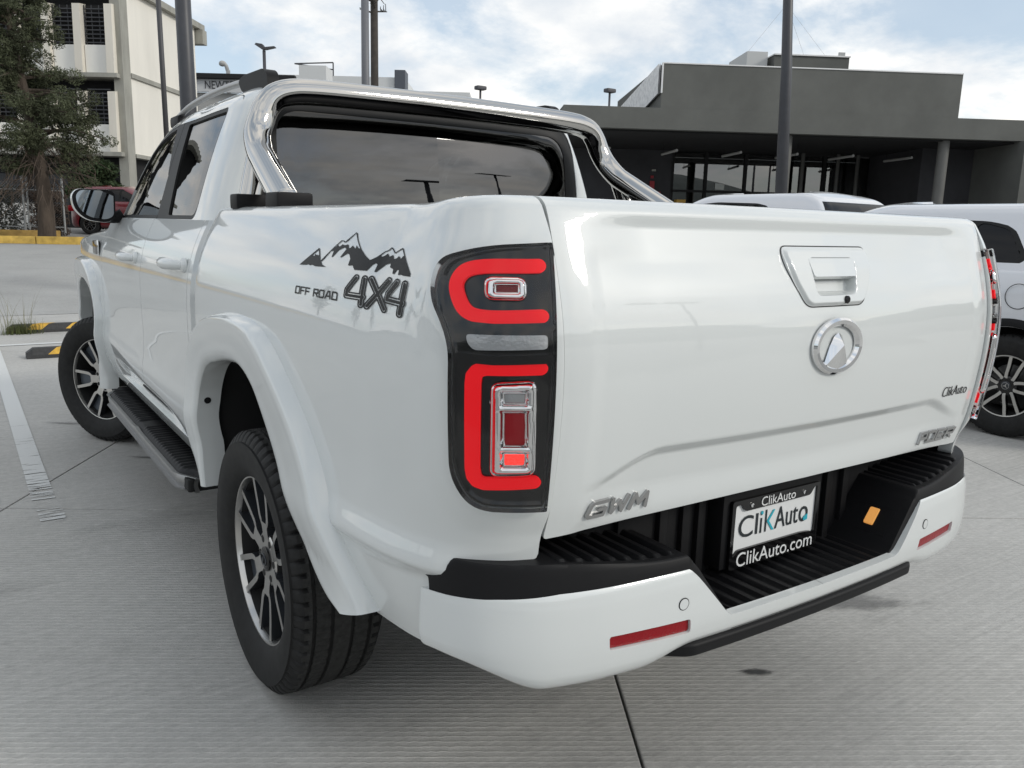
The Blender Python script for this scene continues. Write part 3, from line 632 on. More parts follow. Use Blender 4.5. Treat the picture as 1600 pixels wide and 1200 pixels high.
def selw(poly, which):
    def k(s, t, P):
        q = P[..., 1] if which == 's' else P[..., 0]
        d = -sdpoly(poly, q, P[..., 2]); m = sidef(s) if which == 's' else (rearf(s) if which == 'r' else frontf(s))
        return np.where(m & (t < .66), d, -1)
    return k
def nsel(poly, which):
    f = selw(poly, which); return lambda s, t, P: -f(s, t, P)
DOORLINE = rpoly([(1.845, 1.28), (1.845, 1.45), (1.880, 1.62), (1.925, 1.788), (2.90, 1.786), (3.27, 1.735), (3.47, 1.565), (FDR, 1.37), (FDR, 1.28)], [.01, .08, .1, .06, .1, .1, .1, .05, .01])
def k_shell(s, t, P):
    d = np.minimum.reduce([nsel(RWFR, 'r')(s, t, P), nsel(WSH, 'f')(s, t, P)])
    dl = np.where(sidef(s), sdpoly(DOORLINE, P[..., 1], P[..., 2])-.002, 1)
    return np.minimum(d, dl)
US, UT = np.concatenate([np.linspace(0, 3.3, 50), np.linspace(3.3, 7.3, 190)[1:], np.linspace(7.3, 12, 90)[1:]]), np.concatenate([np.linspace(0, .66, 120), np.linspace(.66, 1, 34)[1:]])
shell = sheet(gh, US, UT, k_shell, flange=.02)
T(build('cab_roof', [shell, mirror(shell)], WHITE))
USs = np.linspace(3.3, 7.35, 240); UTs = np.linspace(0, .66, 130)
def k_frame(y0, y1):
    def k(s, t, P):
        y, z = P[..., 1], P[..., 2]
        return np.minimum.reduce([-sdpoly(DOORLINE, y, z)-.002, sdpoly(DLO, y, z), y-y0, y1-y, z-1.352, np.where(sidef(s), 1, -1)])
    return k
rdf = sheet(gh, USs, UTs, k_frame(1.8, BPIL-.0025), flange=.02); fdf = sheet(gh, USs, UTs, k_frame(BPIL+.0025, 3.8), flange=.02)
DOORS = {}
for nm, lo, up, fr in (('rear_door', rdoor, rdf, 0), ('front_door', fdoor, fdf, 1)):
    DOORS[nm] = both(nm, [lo, up], WHITE)
both('cab_corner_panel', quarter, WHITE)
def child(par, name, d, mats, **k):
    o = build(name, d if isinstance(d, list) else [d], mats, **k); o.parent = par; o.location = (0, 0, 0); return o
def k_trim(y0, y1, gl):
    def k(s, t, P):
        y, z = P[..., 1], P[..., 2]
        return np.minimum.reduce([-sdpoly(DLO, y, z)-.001, sdpoly(gl, y, z), y-y0, y1-y, np.where(sidef(s), 1, -1)])
    return k
for nm, gl, y0, y1 in (('rear_door', RGLASS, 1.8, BPIL-.002), ('front_door', FGLASS, BPIL+.002, 3.8)):
    tr = sheet(gh, USs, UTs, k_trim(y0, y1, gl), flange=.012, off=-.002); g = sheet(gh, USs, UTs, selw(gl, 's'), off=-.009)
    for par, f in ((DOORS[nm][0], lambda d: d), (DOORS[nm][1], mirror)):
        child(par, 'window_trim', f(tr), SEAL); child(par, 'window_glass', f(g), GLASSS if nm == 'rear_door' else GLASSF)
URr = np.linspace(7.2, 12, 130)
rw = sheet(gh, URr, UTs, selw(RWIN, 'r'), off=-.006); rfm = sheet(gh, URr, UTs, lambda s, t, P: np.minimum(selw(RWFR, 'r')(s, t, P)-.001, sdpoly(RWIN, P[..., 0], P[..., 2])), off=-.003, flange=.01)
rwo = T(build('rear_window', [rw, mirror(rw)], GLASST)); child(rwo, 'window_seal', [rfm, mirror(rfm)], SEAL)
ws = sheet(gh, np.linspace(0, 3.4, 60), UTs, selw(WSH, 'f'), off=-.006); T(build('windshield', [ws, mirror(ws)], GLASSF))
# door handles
for nm, yc, zc in (('rear_door', 2.02, 1.205), ('front_door', 2.92, 1.190)):
    for i, sg in ((0, 1), (1, -1)):
        x0 = float(sx(yc, zc)); m = MB()
        pts = [(x0+.004, yc+.115, zc), (x0-.022, yc+.095, zc+.002), (x0-.036, yc+.05, zc+.003), (x0-.040, yc, zc+.003), (x0-.036, yc-.05, zc+.003), (x0-.022, yc-.09, zc+.002), (x0+.004, yc-.11, zc)]
        m.tube([(sg*p[0], p[1], p[2]) for p in crom(pts, 6)], [.013+.008*math.sin(math.pi*min(1, max(0, k/36))) for k in range(37)], 12)
        m.tube([(sg*(x0+.003-.004*k), yc-.125, zc+.002) for k in range(5)], [.026, .026, .025, .022, .012], 14)
        h = m.build('door_handle', WHITE, None, True, None); h.parent = DOORS[nm][i]
for sg in (1, -1):  # fender badge
    x0 = float(sx(3.90, 1.20)); m = MB(); m.box((sg*(x0+.004), 3.84, 1.16), (sg*(x0-.012), 4.02, 1.235), .008); o = T(m.build('fender_badge', BLACKG, None, True))
    m = MB(); m.box((sg*(x0-.006), 3.828, 1.155), (sg*(x0-.014), 3.842, 1.24), .004); c = m.build('badge_trim', CHROMEB, o, True)
# --- tail lamps
LAMPB = lambda e: (lambda s, v, P: np.minimum(-lamp_sdf_sz(s, P[..., 2])-e, np.where(v < v_of_z(1.39), 1, -1)))
LU, LV = np.linspace(S_EDGE-.215, S_EDGE+.035, 110), np.linspace(v_of_zr(.85), v_of_zr(1.36), 150)
def lamp_base(s, v): return body(s, v)
def rel(f):  # sdf in (s-S_EDGE, z)
    return lambda s, v, P: f(s-S_EDGE, P[..., 2])
LC1 = crom([(-.0259, 1.2985), (-.1194, 1.2940), (-.1400, 1.2848), (-.1490, 1.2672), (-.1440, 1.2444), (-.1302, 1.2228), (-.1113, 1.2150), (-.0246, 1.2165)], 6)
LC2 = np.array([(-.0260, 1.1302), (-.1000, 1.1285), (-.1100, 1.1250), (-.1155, 1.1160), (-.1166, 1.1019), (-.1170, .9515), (-.1150, .9365), (-.1095, .9280), (-.1000, .9245), (-.0269, .9270)])
def lamp(f):
    hs = T(build('tail_lamp', [f(sheet(lamp_base, LU, LV, LAMPB(.002), flange=.03, off=-.004))], BLACKG))
    for lines, nm in ((LC1, 'upper'), (LC2, 'lower')):
        fn = lambda s, v, lines=lines: body(s, v)
        g = sheet(fn, LU, LV, rel(lambda a, z, lines=lines: .0112-stroke_sdf([lines], a, z)), flange=.008, off=.003)
        child(hs, 'light_guide', f(g), REDL)
    child(hs, 'clear_strip', f(sheet(body, LU, LV, rel(lambda a, z: -sdpoly(rpoly([(-.1283, 1.1846), (-.0156, 1.1857), (-.0156, 1.1623), (-.1166, 1.1588), (-.1259, 1.1699)], .006), a, z)), flange=.006, off=.002)), LGREY)
    for o_, i_, hh in (([(-.1025, 1.2745), (-.0496, 1.2744), (-.0488, 1.2463), (-.1005, 1.2463)], [[(-.0917, 1.2705), (-.0544, 1.2710), (-.0545, 1.2515), (-.0911, 1.2510)]], .006),
                       ([(-.0878, 1.1005), (-.0350, 1.1045), (-.0307, .9466), (-.0873, .9445)], [[(-.0775, 1.0934), (-.042, 1.0936), (-.0413, 1.0671), (-.077, 1.0669)], [(-.0768, 1.0594), (-.0421, 1.0595), (-.0396, .9928), (-.0755, .993)], [(-.0754, .9865), (-.0401, .9863), (-.0388, .9565), (-.0748, .9569)]], .007)):
        I = [rpoly(q, .004) for q in i_]; OP = rpoly(o_, .009)
        def bzf(s, v, I=I, OP=OP):
            P_ = body(s, v); a_, z_ = s-S_EDGE, P_[..., 2]; e_ = np.minimum(-sdpoly(OP, a_, z_), np.minimum.reduce([sdpoly(q, a_, z_) for q in I])); h_ = .006*np.sqrt(np.clip(e_/.006, 0, 1)); n_ = plann(s); P_ = P_.copy(); P_[..., :2] += n_*h_[..., None]; return P_
        bz = child(hs, 'lamp_bezel', f(sheet(bzf, np.linspace(S_EDGE-.12, S_EDGE-.005, 90), np.linspace(v_of_zr(.92), v_of_zr(1.29), 260), rel(lambda a, z: np.minimum(-sdpoly(rpoly(o_, .009), a, z), np.minimum.reduce([sdpoly(q, a, z) for q in I]))), flange=.014, off=hh)), CHROMEB)
        for k, q in enumerate(I):
            mt = REDD if len(I) == 1 else (LGREY, LAMPR, REDB)[k]
            w = sheet(body, np.linspace(S_EDGE-.12, S_EDGE-.005, 60), np.linspace(v_of_zr(.92), v_of_zr(1.29), 160), rel(lambda a, z, q=q: -sdpoly(q, a, z)+.001), off=hh-.004)
            c = build('lamp_cell', [f(w)], mt); c.parent = hs
    for zl in (1.1465, 1.1985):
        rb_ = [(-.135, zl), (-.09, zl-.003), (-.014, zl)]; child(hs, 'lamp_rib', f(sheet(body, LU, LV, rel(lambda a, z, rb_=rb_: .0075-stroke_sdf([rb_], a, z)), flange=.012, off=.009)), BLACKG)
    child(hs, 'outer_lens', f(sheet(body, LU, LV, LAMPB(.0025), flange=.014, off=.016)), GLASSL)
    return hs
lampL = lamp(lambda d: d); lampR = lamp(mirror)
# --- tailgate
_rp = PLAN.p[(PLAN.p[:, 1] < .25)][::-1]
def rear_y(x): o = np.argsort(-_rp[:, 0]); return np.interp(np.abs(x), -_rp[o][:, 0], _rp[o][:, 1])
INSET = rpoly([(-.60, .955), (.56, .955), (.62, .70), (-.66, .70)], [.07, .07, .02, .02])
def tg(x, v, pk=True):
    z = np.interp(v, _vl, REAR[:, 1]); d = np.interp(v, _vl, REAR[:, 0])
    fx = 1-sstep(.50, .69, np.abs(x))
    lip = -.012*(1-sstep(1.362, 1.395, z))*sstep(1.24, 1.345, z)
    zc = .957-.055*sstep(.46, .66, np.abs(x)); ins = -.014*(1-sstep(-.020, .006, z-zc))*(1-sstep(.50, .67, np.abs(x)))*sstep(.815, .89, z)
    edge = -.003*(1-sstep(.62, .66, np.abs(x)))*(1-sstep(1.30, 1.34, z))
    bulge = .004*(1-(np.clip(np.abs(x), 0, .7)/.7)**2)*bump(z, 1.10, .20)
    d = d+lip*fx+ins+edge+bulge
    pocket = -.022*(1-sstep(-.004, .006, sdpoly(HPOCK, x, z)))
    return np.stack([x, rear_y(x)-d-(pocket if pk else 0), z], -1)
HPOCK = rpoly([(-.078, 1.312), (.078, 1.312), (.066, 1.238), (-.066, 1.238)], .015)
def k_tg(x, v, P): return np.minimum.reduce([hw(P[..., 2])-.003-np.abs(x), P[..., 2]-.822+.018*(np.abs(x)/.71)**2, np.where(v < VL*.95, 1, -1)])
tail = T(build('tailgate', [sheet(tg, np.linspace(-.73, .73, 240), np.concatenate([np.linspace(v_of_zr(.78), v_of_zr(1.33), 130), np.linspace(v_of_zr(1.33), VL*.96, 60)[1:]]), k_tg, flip=False, flange=.03)], WHITE))
def tgp(x, z, d=0):
    v = np.interp(z, REAR[:np.argmax(REAR[:, 1]), 1], _vl[:np.argmax(REAR[:, 1])]); p = tg(np.array([float(x)]), np.array([float(v)]))[0]; return (p[0], p[1]-d, p[2])
BEZ = rpoly([(-.148, 1.336), (.148, 1.336), (.138, 1.275), (.098, 1.214), (-.098, 1.214), (-.138, 1.275)], [.018, .018, .04, .02, .02, .04])
def bez_fn(x, v):
    P = tg(x, v, False); z = P[..., 2]; e = -sdpoly(BEZ, x, z)
    h = .0085*sstep(0, .009, e)+.006*bump(z, 1.30, .03)
    P = P.copy(); P[..., 1] = P[..., 1]-.0005-h+.026*(1-sstep(-.005, .003, sdpoly(HPOCK, x, z))); return P
BU, BV = np.linspace(-.155, .155, 130), np.linspace(v_of_zr(1.205), v_of_zr(1.345), 80)
hb = child(tail, 'handle_bezel', sheet(bez_fn, BU, BV, lambda x, v, P: -sdpoly(BEZ, x, P[..., 2]), flange=.012), WHITE)
child(tail, 'bezel_seam', sheet(lambda x, v: tg(x, v, False), np.linspace(-.158, .158, 200), np.linspace(v_of_zr(1.203), v_of_zr(1.347), 120), lambda x, v, P: .0012-np.abs(sdpoly(BEZ, x, P[..., 2])-.0010), off=.0008), SEAL)
FLAP = rpoly([(-.079, 1.3135), (.079, 1.3135), (.0735, 1.276), (-.0735, 1.276)], .006)
def flap_fn(x, v):
    P = tg(x, v, False); P = P.copy(); P[..., 1] -= .0150; return P
child(tail, 'release_handle', sheet(flap_fn, np.linspace(-.085, .085, 60), np.linspace(v_of_zr(1.27), v_of_zr(1.32), 40), lambda x, v, P: -sdpoly(FLAP, x, P[..., 2]), flange=.016), WHITE)
m = MB(); m.lathe([(0, 0), (0, .0085), (-.006, .0085), (-.008, .006), (-.008, 0)], 20, 'y', (.028, tgp(.028, 1.2265)[1]-.006, 1.2265)); c = m.build('reversing_camera', BLACKG, None, True, 30); c.parent = tail
# emblem: elliptical ring with a faceted arrow
ec = tgp(0, 1.128); m = MB()
th = np.linspace(0, 2*math.pi, 73)[:-1]; v, f = [], []
prof = [(1.0, 0), (1.0, .006), (.93, .011), (.82, .010), (.74, .004), (.74, 0)]
for t in th:
    for q, h in prof: v.append((math.cos(t)*.086*q, ec[1]-h, 1.128+math.sin(t)*.0615*(q-(1-q)*.15)))
k = len(prof)
for i in range(len(th)):
    for j in range(k-1): f.append((i*k+j, ((i+1) % len(th))*k+j, ((i+1) % len(th))*k+j+1, i*k+j+1))
m.add(v, f)
a = [(-.046, 1.079), (-.027, 1.128), (-.014, 1.150), (0, 1.157), (.014, 1.150), (.027, 1.128), (.046, 1.079)]
m.add([(p[0], ec[1]-.003, p[1]) for p in a]+[(0, ec[1]-.020, 1.132), (0, ec[1]-.010, 1.080)], [(0, 7, 1), (1, 7, 2), (2, 7, 3), (3, 7, 4), (4, 7, 5), (5, 7, 6), (6, 7, 8), (8, 7, 0)])
e = m.build('emblem', CHROMEB, None, True, 25); e.parent = tail
def tgt(x0, z0): return lambda a, b, c: tgp(x0+a, z0+b, .001+c)
BL = {'G': [[(1, 1), (.12, 1), (0, .85), (0, .12), (.1, 0), (1, 0), (1, .46), (.55, .46)]], 'W': [[(0, 1), (.18, 0), (.5, .75), (.8, 0), (1, 1)]], 'M': [[(0, 0), (.14, 1), (.5, .25), (.86, 1), (1, 0)]], 'P': [[(0, 0), (0, 1), (1, 1), (1, .45), (.15, .45)]], 'O': [[(0, 0), (0, 1), (1, 1), (1, 0), (0, 0)]], 'E': [[(1, 1), (0, 1), (0, 0), (1, 0)], [(0, .5), (.8, .5)]], 'R': [[(0, 0), (0, 1), (1, 1), (1, .5), (0, .5)], [(.45, .5), (1, 0)]]}
def badge(txt, x0, x1, z0, z1, hwid, slant, rise):
    n = len(txt); w = (x1-x0)/(n+(n-1)*.32)
    for i, ch in enumerate(txt):
        a0 = x0+i*w*1.32; L_ = [[(a0+p[0]*w+slant*p[1], z0+(z1-z0)*p[1]) for p in l] for l in BL[ch]]
        V_ = np.linspace(v_of_zr(z0-.012), v_of_zr(z1+.012), 60)
        bl = sheet(lambda x, v: tg(x, v), np.linspace(a0-.012, a0+w+slant+.012, 70), V_, lambda x, v, P: hwid-stroke_sdf(L_, x, P[..., 2]), off=.006, flange=.0075); child(tail, 'badge_letter', bl, BADGE)
badge('GWM', -.630, -.486, .838, .865, .0036, .010, 0); badge('POER', .478, .640, .835, .860, .0036, .010, 0)
text_fit('dealer_lettering', 'ClikAuto', .128, .026, tgt(.588, .971), DECAL, tail, .0012, .12, -.02)
# --- decals on the left bed side
DU, DV = np.linspace(S_EDGE-.82, S_EDGE-.24, 400), np.linspace(v_of_z(1.19), v_of_z(1.352), 200)
MT1 = [(-.7907,1.2644),(-.7097,1.3048),(-.7051,1.3041),(-.6783,1.2806),(-.6606,1.2711),(-.6362,1.2672),(-.6971,1.2657),(-.7164,1.2682),(-.726,1.2661),(-.7396,1.2681),(-.7468,1.2663)]
MT1C = [(-.7349,1.2865),(-.7077,1.3013),(-.6879,1.2843),(-.7012,1.291),(-.7062,1.2887),(-.7173,1.2919),(-.7189,1.2861),(-.7265,1.2879)]
MT2 = [(-.6772,1.2775),(-.6283,1.3113),(-.607,1.3245),(-.5948,1.3244),(-.5864,1.3223),(-.5526,1.3424),(-.5452,1.3405),(-.5274,1.3263),(-.4991,1.3099),(-.4703,1.2977),(-.4469,1.2903),(-.4241,1.2977),(-.403,1.3087),(-.3908,1.3119),(-.3821,1.3176),(-.3751,1.316),(-.3595,1.3085),(-.3349,1.3178),(-.329,1.3167),(-.3121,1.3042),(-.2918,1.2894),(-.2712,1.2751),(-.2698,1.2691),(-.298,1.2692),(-.3068,1.2705),(-.3181,1.2689),(-.3201,1.2784),(-.3282,1.278),(-.3362,1.2696),(-.3437,1.2701),(-.3446,1.278),(-.3611,1.2807),(-.3626,1.2887),(-.3808,1.2851),(-.4104,1.269),(-.4162,1.2696),(-.4125,1.2836),(-.4213,1.2859),(-.4314,1.2817),(-.4462,1.2698),(-.4983,1.2688),(-.5107,1.2768),(-.532,1.2757),(-.5319,1.2893),(-.5435,1.2975),(-.554,1.2991),(-.5784,1.2895),(-.5817,1.2906),(-.5663,1.3074),(-.5791,1.311),(-.6014,1.3042),(-.6213,1.2883),(-.6246,1.2891),(-.6244,1.3023),(-.6382,1.3008),(-.6668,1.278)]
MT2A = [(-.6248,1.3104),(-.6032,1.3232),(-.5952,1.3224),(-.5882,1.3202),(-.5767,1.323),(-.5515,1.3404),(-.5317,1.3262),(-.5053,1.3106),(-.5129,1.3109),(-.527,1.3166),(-.5247,1.3093),(-.5441,1.3157),(-.5488,1.311),(-.556,1.3088),(-.5665,1.3173),(-.5805,1.3149),(-.594,1.3165),(-.6032,1.3111),(-.6167,1.3147),(-.621,1.3091)]
MT2B = [(-.4119,1.301),(-.4004,1.3075),(-.3865,1.3111),(-.3804,1.3155),(-.3716,1.3117),(-.3597,1.3062),(-.3334,1.3157),(-.3158,1.304),(-.3208,1.3029),(-.326,1.2975),(-.3381,1.3031),(-.3445,1.2984),(-.3563,1.2961),(-.3649,1.3038),(-.3779,1.2997),(-.3879,1.3056),(-.3972,1.3007),(-.4065,1.2985)]
def dk(f): return lambda s, v, P: f(s-S_EDGE, P[..., 2])
def mount(a, z):
    return np.maximum(np.minimum(-sdpoly(MT1, a, z), sdpoly(MT1C, a, z)), np.minimum.reduce([-sdpoly(MT2, a, z), sdpoly(MT2A, a, z), sdpoly(MT2B, a, z)]))
child(bedL, 'mountain_decal', sheet(body, DU, DV, dk(mount), off=.0012), DECAL)
F44 = [[(-.4801,1.2541),(-.5064,1.2291),(-.5051,1.2186),(-.4354,1.2191)], [(-.445,1.2541),(-.4383,1.2052)], [(-.4185,1.2548),(-.3449,1.2043)], [(-.3491,1.2565),(-.4144,1.2045)], [(-.314,1.2557),(-.3399,1.2332),(-.3407,1.2225),(-.2774,1.2211)], [(-.2817,1.2547),(-.2822,1.202)]]
def f44(a, z, F=F44):
    d = stroke_sdf(F, a, z, 1.7); return np.maximum(.0046-d, np.minimum(d-.0076, .0122-d))
for k_, (a_, b_) in enumerate(((-.53, -.422), (-.44, -.325), (-.36, -.255))): child(bedL, 'lettering_decal', sheet(body, np.linspace(S_EDGE+a_, S_EDGE+b_, 130), np.linspace(v_of_z(1.185), v_of_z(1.275), 170), dk(lambda a, z: f44(a, z, F44[2*k_:2*k_+2])), off=.0012+.0002*k_), DECAL)
GL = {'O': (.12, [[(0, 0), (0, .85), (.1, 1), (1, 1), (1, .15), (.9, 0), (0, 0)]]), 'F': (.11, [[(0, 0), (0, 1), (1, 1)], [(0, .5), (.85, .5)]]), 'R': (.12, [[(0, 0), (0, 1), (1, 1), (1, .5), (0, .5)], [(.5, .5), (1, 0)]]),
      'A': (.13, [[(0, 0), (.45, 1), (.8, 1), (1, 0)], [(.2, .33), (.9, .33)]]), 'D': (.12, [[(0, 0), (0, 1), (.8, 1), (1, .8), (1, .0), (0, 0)]]), ' ': (.06, [])}
OR, cx = [], 0.
for ch in 'OFF ROAD':
    w, ls = GL[ch]
    ol = []; OR.append(ol)
    for l in ls: ol.append([(-.775+(cx+p[0]*w*.80)/.98*.2376-.002*p[1], 1.2020+.0030*(cx+p[0]*w)+p[1]*.0145) for p in l])
    cx += w+.012
for ol in OR:
    if not ol: continue
    xs_ = [p[0] for l in ol for p in l]; child(bedL, 'lettering_decal', sheet(body, np.linspace(S_EDGE+min(xs_)-.006, S_EDGE+max(xs_)+.006, 50), np.linspace(v_of_z(1.19), v_of_z(1.23), 110), dk(lambda a, z: .0025-stroke_sdf(ol, a, z, 1.5)), off=.0012), DECAL)
# --- rear bumper
BP = Curve([(0, .006), (-.15, .008), (-.30, .013), (-.50, .027), (-.64, .046), (-.745, .080), (-.815, .130), (-.857, .190), (-.878, .243), (-.8835, .262), (-.879, .278)], 30)
_bs = np.linspace(0, BP.L, 900); _bp = BP(_bs); _bt = np.gradient(_bp, axis=0); _bt /= np.linalg.norm(_bt, axis=1)[:, None]
for _i in range(2): _bt = np.stack([np.convolve(np.pad(_bt[:, c], 20, mode='edge'), np.ones(41)/41, 'valid') for c in (0, 1)], -1)
_bn = np.stack([-_bt[:, 1]*-1*-1, _bt[:, 0]], -1); _bn = np.stack([_bt[:, 1], -_bt[:, 0]], -1)*-1
if _bn[0][1] > 0: _bn = -_bn
BPROF = crom([(-.045, .506), (-.020, .520), (-.006, .542), (-.0005, .572), (.002, .61), (.001, .655), (-.002, .69), (-.008, .71), (-.02, .719)], 8)
_bv = np.concatenate([[0], np.cumsum(np.linalg.norm(np.diff(BPROF, axis=0), axis=1))])
def bump_fn(s, v):
    d = np.interp(v, _bv, BPROF[:, 0]); z = np.interp(v, _bv, BPROF[:, 1])
    x, y = np.interp(s, _bs, _bp[:, 0]), np.interp(s, _bs, _bp[:, 1]); nx, ny = np.interp(s, _bs, _bn[:, 0]), np.interp(s, _bs, _bn[:, 1])
    z = np.where(z < .60, z+(.026*(1-sstep(.38, .52, -x))+.055*sstep(.72, .88, -x))*(.60-z)/.09, z)
    return np.stack([x+nx*d, y+ny*d, z], -1)
def bzt(x): return np.interp(np.abs(x), [0, .298, .312, .395, .412, .70, .80, .90], [.592, .592, .602, .695, .711, .711, .704, .690])
REFL = rpoly([(.412, .610), (.606, .616), (.603, .588), (.408, .579)], .005)
def k_bmp(s, v, P): return np.minimum(bzt(P[..., 0])-P[..., 2], sdpoly(REFL, -P[..., 0], P[..., 2]))
NB, NV = np.linspace(0, BP.L*.985, 190), np.linspace(_bv[0], _bv[-1], 70)
bs = sheet(bump_fn, NB, NV, k_bmp, flip=True, flange=.02)
bmp = T(build('rear_bumper', [bs, mirror(bs)], WHITE))
rf = sheet(bump_fn, np.linspace(BP.find(0, -.40), BP.find(0, -.62), 50), NV, lambda s, v, P: -sdpoly(REFL, -P[..., 0], P[..., 2])-.001, flip=True, off=-.006)
for d in (rf, mirror(rf)): child(bmp, 'reflector', d, REDF)
def bpt(x, z, d=0):
    s = BP.find(0, -abs(x)); v = np.interp(z, BPROF[:, 1], _bv); p = bump_fn(np.array([s]), np.array([v]))[0]; n = (np.interp(s, _bs, _bn[:, 0]), np.interp(s, _bs, _bn[:, 1]))
    return np.array(((p[0]+n[0]*d)*(1 if x < 0 else -1), p[1]+n[1]*d, p[2]))
for sg in (-1, 1):
    for xs in (.432,):
        m = MB(); c = bpt(sg*xs, .646 if xs < .5 else .64); c2 = bpt(sg*xs, .646 if xs < .5 else .64, .0015); d = (c2-c)/np.linalg.norm(c2-c)
        m.cyl(c-d*.005, c2, .0112, 20); a = m.build('parking_sensor', WHITE, None, True, 40); a.parent = bmp
        m = MB(); m.tube([c+d*.0006+.0122*(np.array([0, 0, 1])*math.cos(t)+np.cross(d, (0, 0, 1))*math.sin(t)) for t in np.linspace(0, 2*math.pi, 25)[:-1]], .0009, 6, closed=True); r_ = m.build('sensor_ring', SEAL, None, True, None); r_.parent = bmp
# black lower valance
vl = sheet(lambda s, v: np.stack([np.interp(s, _bs, _bp[:, 0]), np.interp(s, _bs, _bp[:, 1])+.010+.03*sstep(.38, .45, -np.interp(s, _bs, _bp[:, 0]))+np.where(v > .75, (v-.75)*.05, 0)+(1-np.minimum(v/.3, 1))**2*.03, .516+.030*v-.03*sstep(.40, .47, -np.interp(s, _bs, _bp[:, 0]))*0], -1), np.linspace(0, BP.find(0, -.45), 60), np.linspace(0, 1, 12), flip=True, flange=.03, off=.006)
child(bmp, 'lower_valance', [vl, mirror(vl)], BLACKP)
# black step: a height field over the bumper
def step_h(x, y):
    a = np.abs(x)
    base = np.interp(a, [0, .285, .300, .385, .402, .9], [.588, .588, .600, .708, .724, .724])
    rb = ((a < .28)*1.)*(y > .03)*(y < .20)+((a > .43) & (a < .69))*(y > rear_b(x)+.036)*(y < .235)*1.
    rib = .0045*np.clip(np.cos(2*math.pi*x/np.where(a < .29, .040, .036))*2.2, -1, 1)*rb
    fh = .012+.030*sstep(.44, .74, a)
    pad = np.where(a > .398, fh*sstep(.0, .012, y-rear_b(x)-.008), 0)*sstep(.396, .412, a)
    lip = -.034*(1-sstep(.008, .016, y-rear_b(x)))-.05*sstep(.845, .876, a)
    return base+rib+pad+lip
def rear_b(x): o = np.argsort(-_bp[:, 0]); return np.interp(np.abs(x), -_bp[o][:, 0], _bp[o][:, 1])
def step_fn(x, w):
    y0 = rear_b(x)+.008; y = y0+w*(np.where(np.abs(x) < .40, .215, .26)-y0); return np.stack([x, y, step_h(x, y)], -1)
def stx(a, b, n): return np.linspace(a, b, n)
SX = np.concatenate([stx(-.874, -.70, 40), stx(-.70, -.41, 120)[1:], stx(-.41, -.28, 30)[1:], stx(-.28, .28, 230)[1:], stx(.28, .41, 30)[1:], stx(.41, .70, 120)[1:], stx(.70, .874, 40)[1:]])
P, f, n = sheet(step_fn, SX, np.concatenate([np.linspace(0, .12, 12), np.linspace(.12, 1, 34)[1:]]), hu=4e-4, hv=2e-3)
stp = mesh_obj('step_pad', P, f, BLACKP, None, True); stp.parent = bmp
try: stp.data.set_sharp_from_angle(angle=R(40))
except Exception: pass
m = MB(); m.box((-.70, .215, .50), (.70, .26, .86), .01); m.box((-.45, .20, .58), (.45, .2145, .80), .004)
for xx in (-.26, -.21, .21, .26, .33, -.33): m.box((xx-.012, .186, .585), (xx+.012, .21, .80), .004)
for sg in (-1, 1): m.box((sg*.82, .24, .60), (sg*.66, .40, .70), .02)
bw = m.build('bumper_backing', BLACKP, None, True, 30); bw.parent = bmp
# plate lamps in the slanted cheeks
for sg in (1, -1):
    a = math.atan2(.108, .085); n_ = np.array([-sg*math.sin(a), 0, math.cos(a)]); t_ = np.array([sg*math.cos(a), 0, math.sin(a)]); c = np.array([sg*.3475, .105, .652])
    def fr(p, c=c, t_=t_, n_=n_): return tuple(c+t_*p[0]+np.array([0, 1, 0])*p[1]+n_*p[2])
    m = MB(); 
    for (x0, x1, y0, y1) in ((-.042, .042, -.045, -.035), (-.042, .042, .035, .045), (-.042, -.032, -.035, .035), (.032, .042, -.035, .035)): m.prism([(x0, y0), (x1, y0), (x1, y1), (x0, y1)], -.004, .006, fr)
    pf = m.build('lamp_housing', BLACKP, None); pf.parent = bmp
    m = MB(); m.prism(rpoly([(-.024, -.006), (.024, -.006), (.024, .020), (-.024, .020)], .004), -.003, .009, fr, .08); q = m.build('plate_lamp', AMBER, None, True, 30); q.parent = bmp
# --- licence plate
PY = .150
m = MB(); m.box((-.178, PY+.004, .604), (.178, .205, .790), .006); ph = T(m.build('plate_holder', BLACKP, None, True, 30))
m = MB(); m.prism(rpoly([(-.150, .611), (.150, .611), (.150, .763), (-.150, .763)], .008), 0, .002, lambda p: (p[0], PY+.002-p[2], p[1])); pl = T(m.build('licence_plate', mat('plate_white', (.72, .73, .73), .35), None))
pl['label'] = 'white dealer plate lettered ClikAuto in a black frame'
FO = rpoly([(-.158, .604), (.158, .604), (.158, .768), (-.158, .768)], .006)
FI = rpoly([(-.148, .632), (-.132, .648), (.10, .648), (.132, .645), (.149, .640), (.149, .760), (.138, .760), (.122, .740), (-.115, .740), (-.128, .758), (-.147, .758)], .008)
fs = sheet(lambda x, z: np.stack([x, np.full_like(x, PY-.006), z], -1), np.linspace(-.16, .16, 130), np.linspace(.60, .772, 80), lambda x, z, P: np.minimum(-sdpoly(FO, x, z), sdpoly(FI, x, z)), flange=.008)
fr_ = child(pl, 'plate_frame', fs, BLACKG)
INK = mat('plate_ink', (.012, .018, .022), .4); TEAL = mat('plate_teal', (.02, .38, .48), .4); LETW = mat('frame_lettering_white', (.75, .76, .76), .35)
def pt_(x0, z0, d): return lambda a, b, c: (x0+a, PY-d-c, z0+b)
def plate_text(txt, x0, x1, z0, z1, m_, d, ex): 
    o = text_fit('plate_lettering', txt, x1-x0, z1-z0, pt_((x0+x1)/2, (z0+z1)/2, d), m_, None, ex); o.parent = pl; return o
plate_text('Cl', -.128, -.062, .674, .726, INK, .001, .0008); plate_text('i', -.053, -.047, .674, .726, INK, .001, .0008)
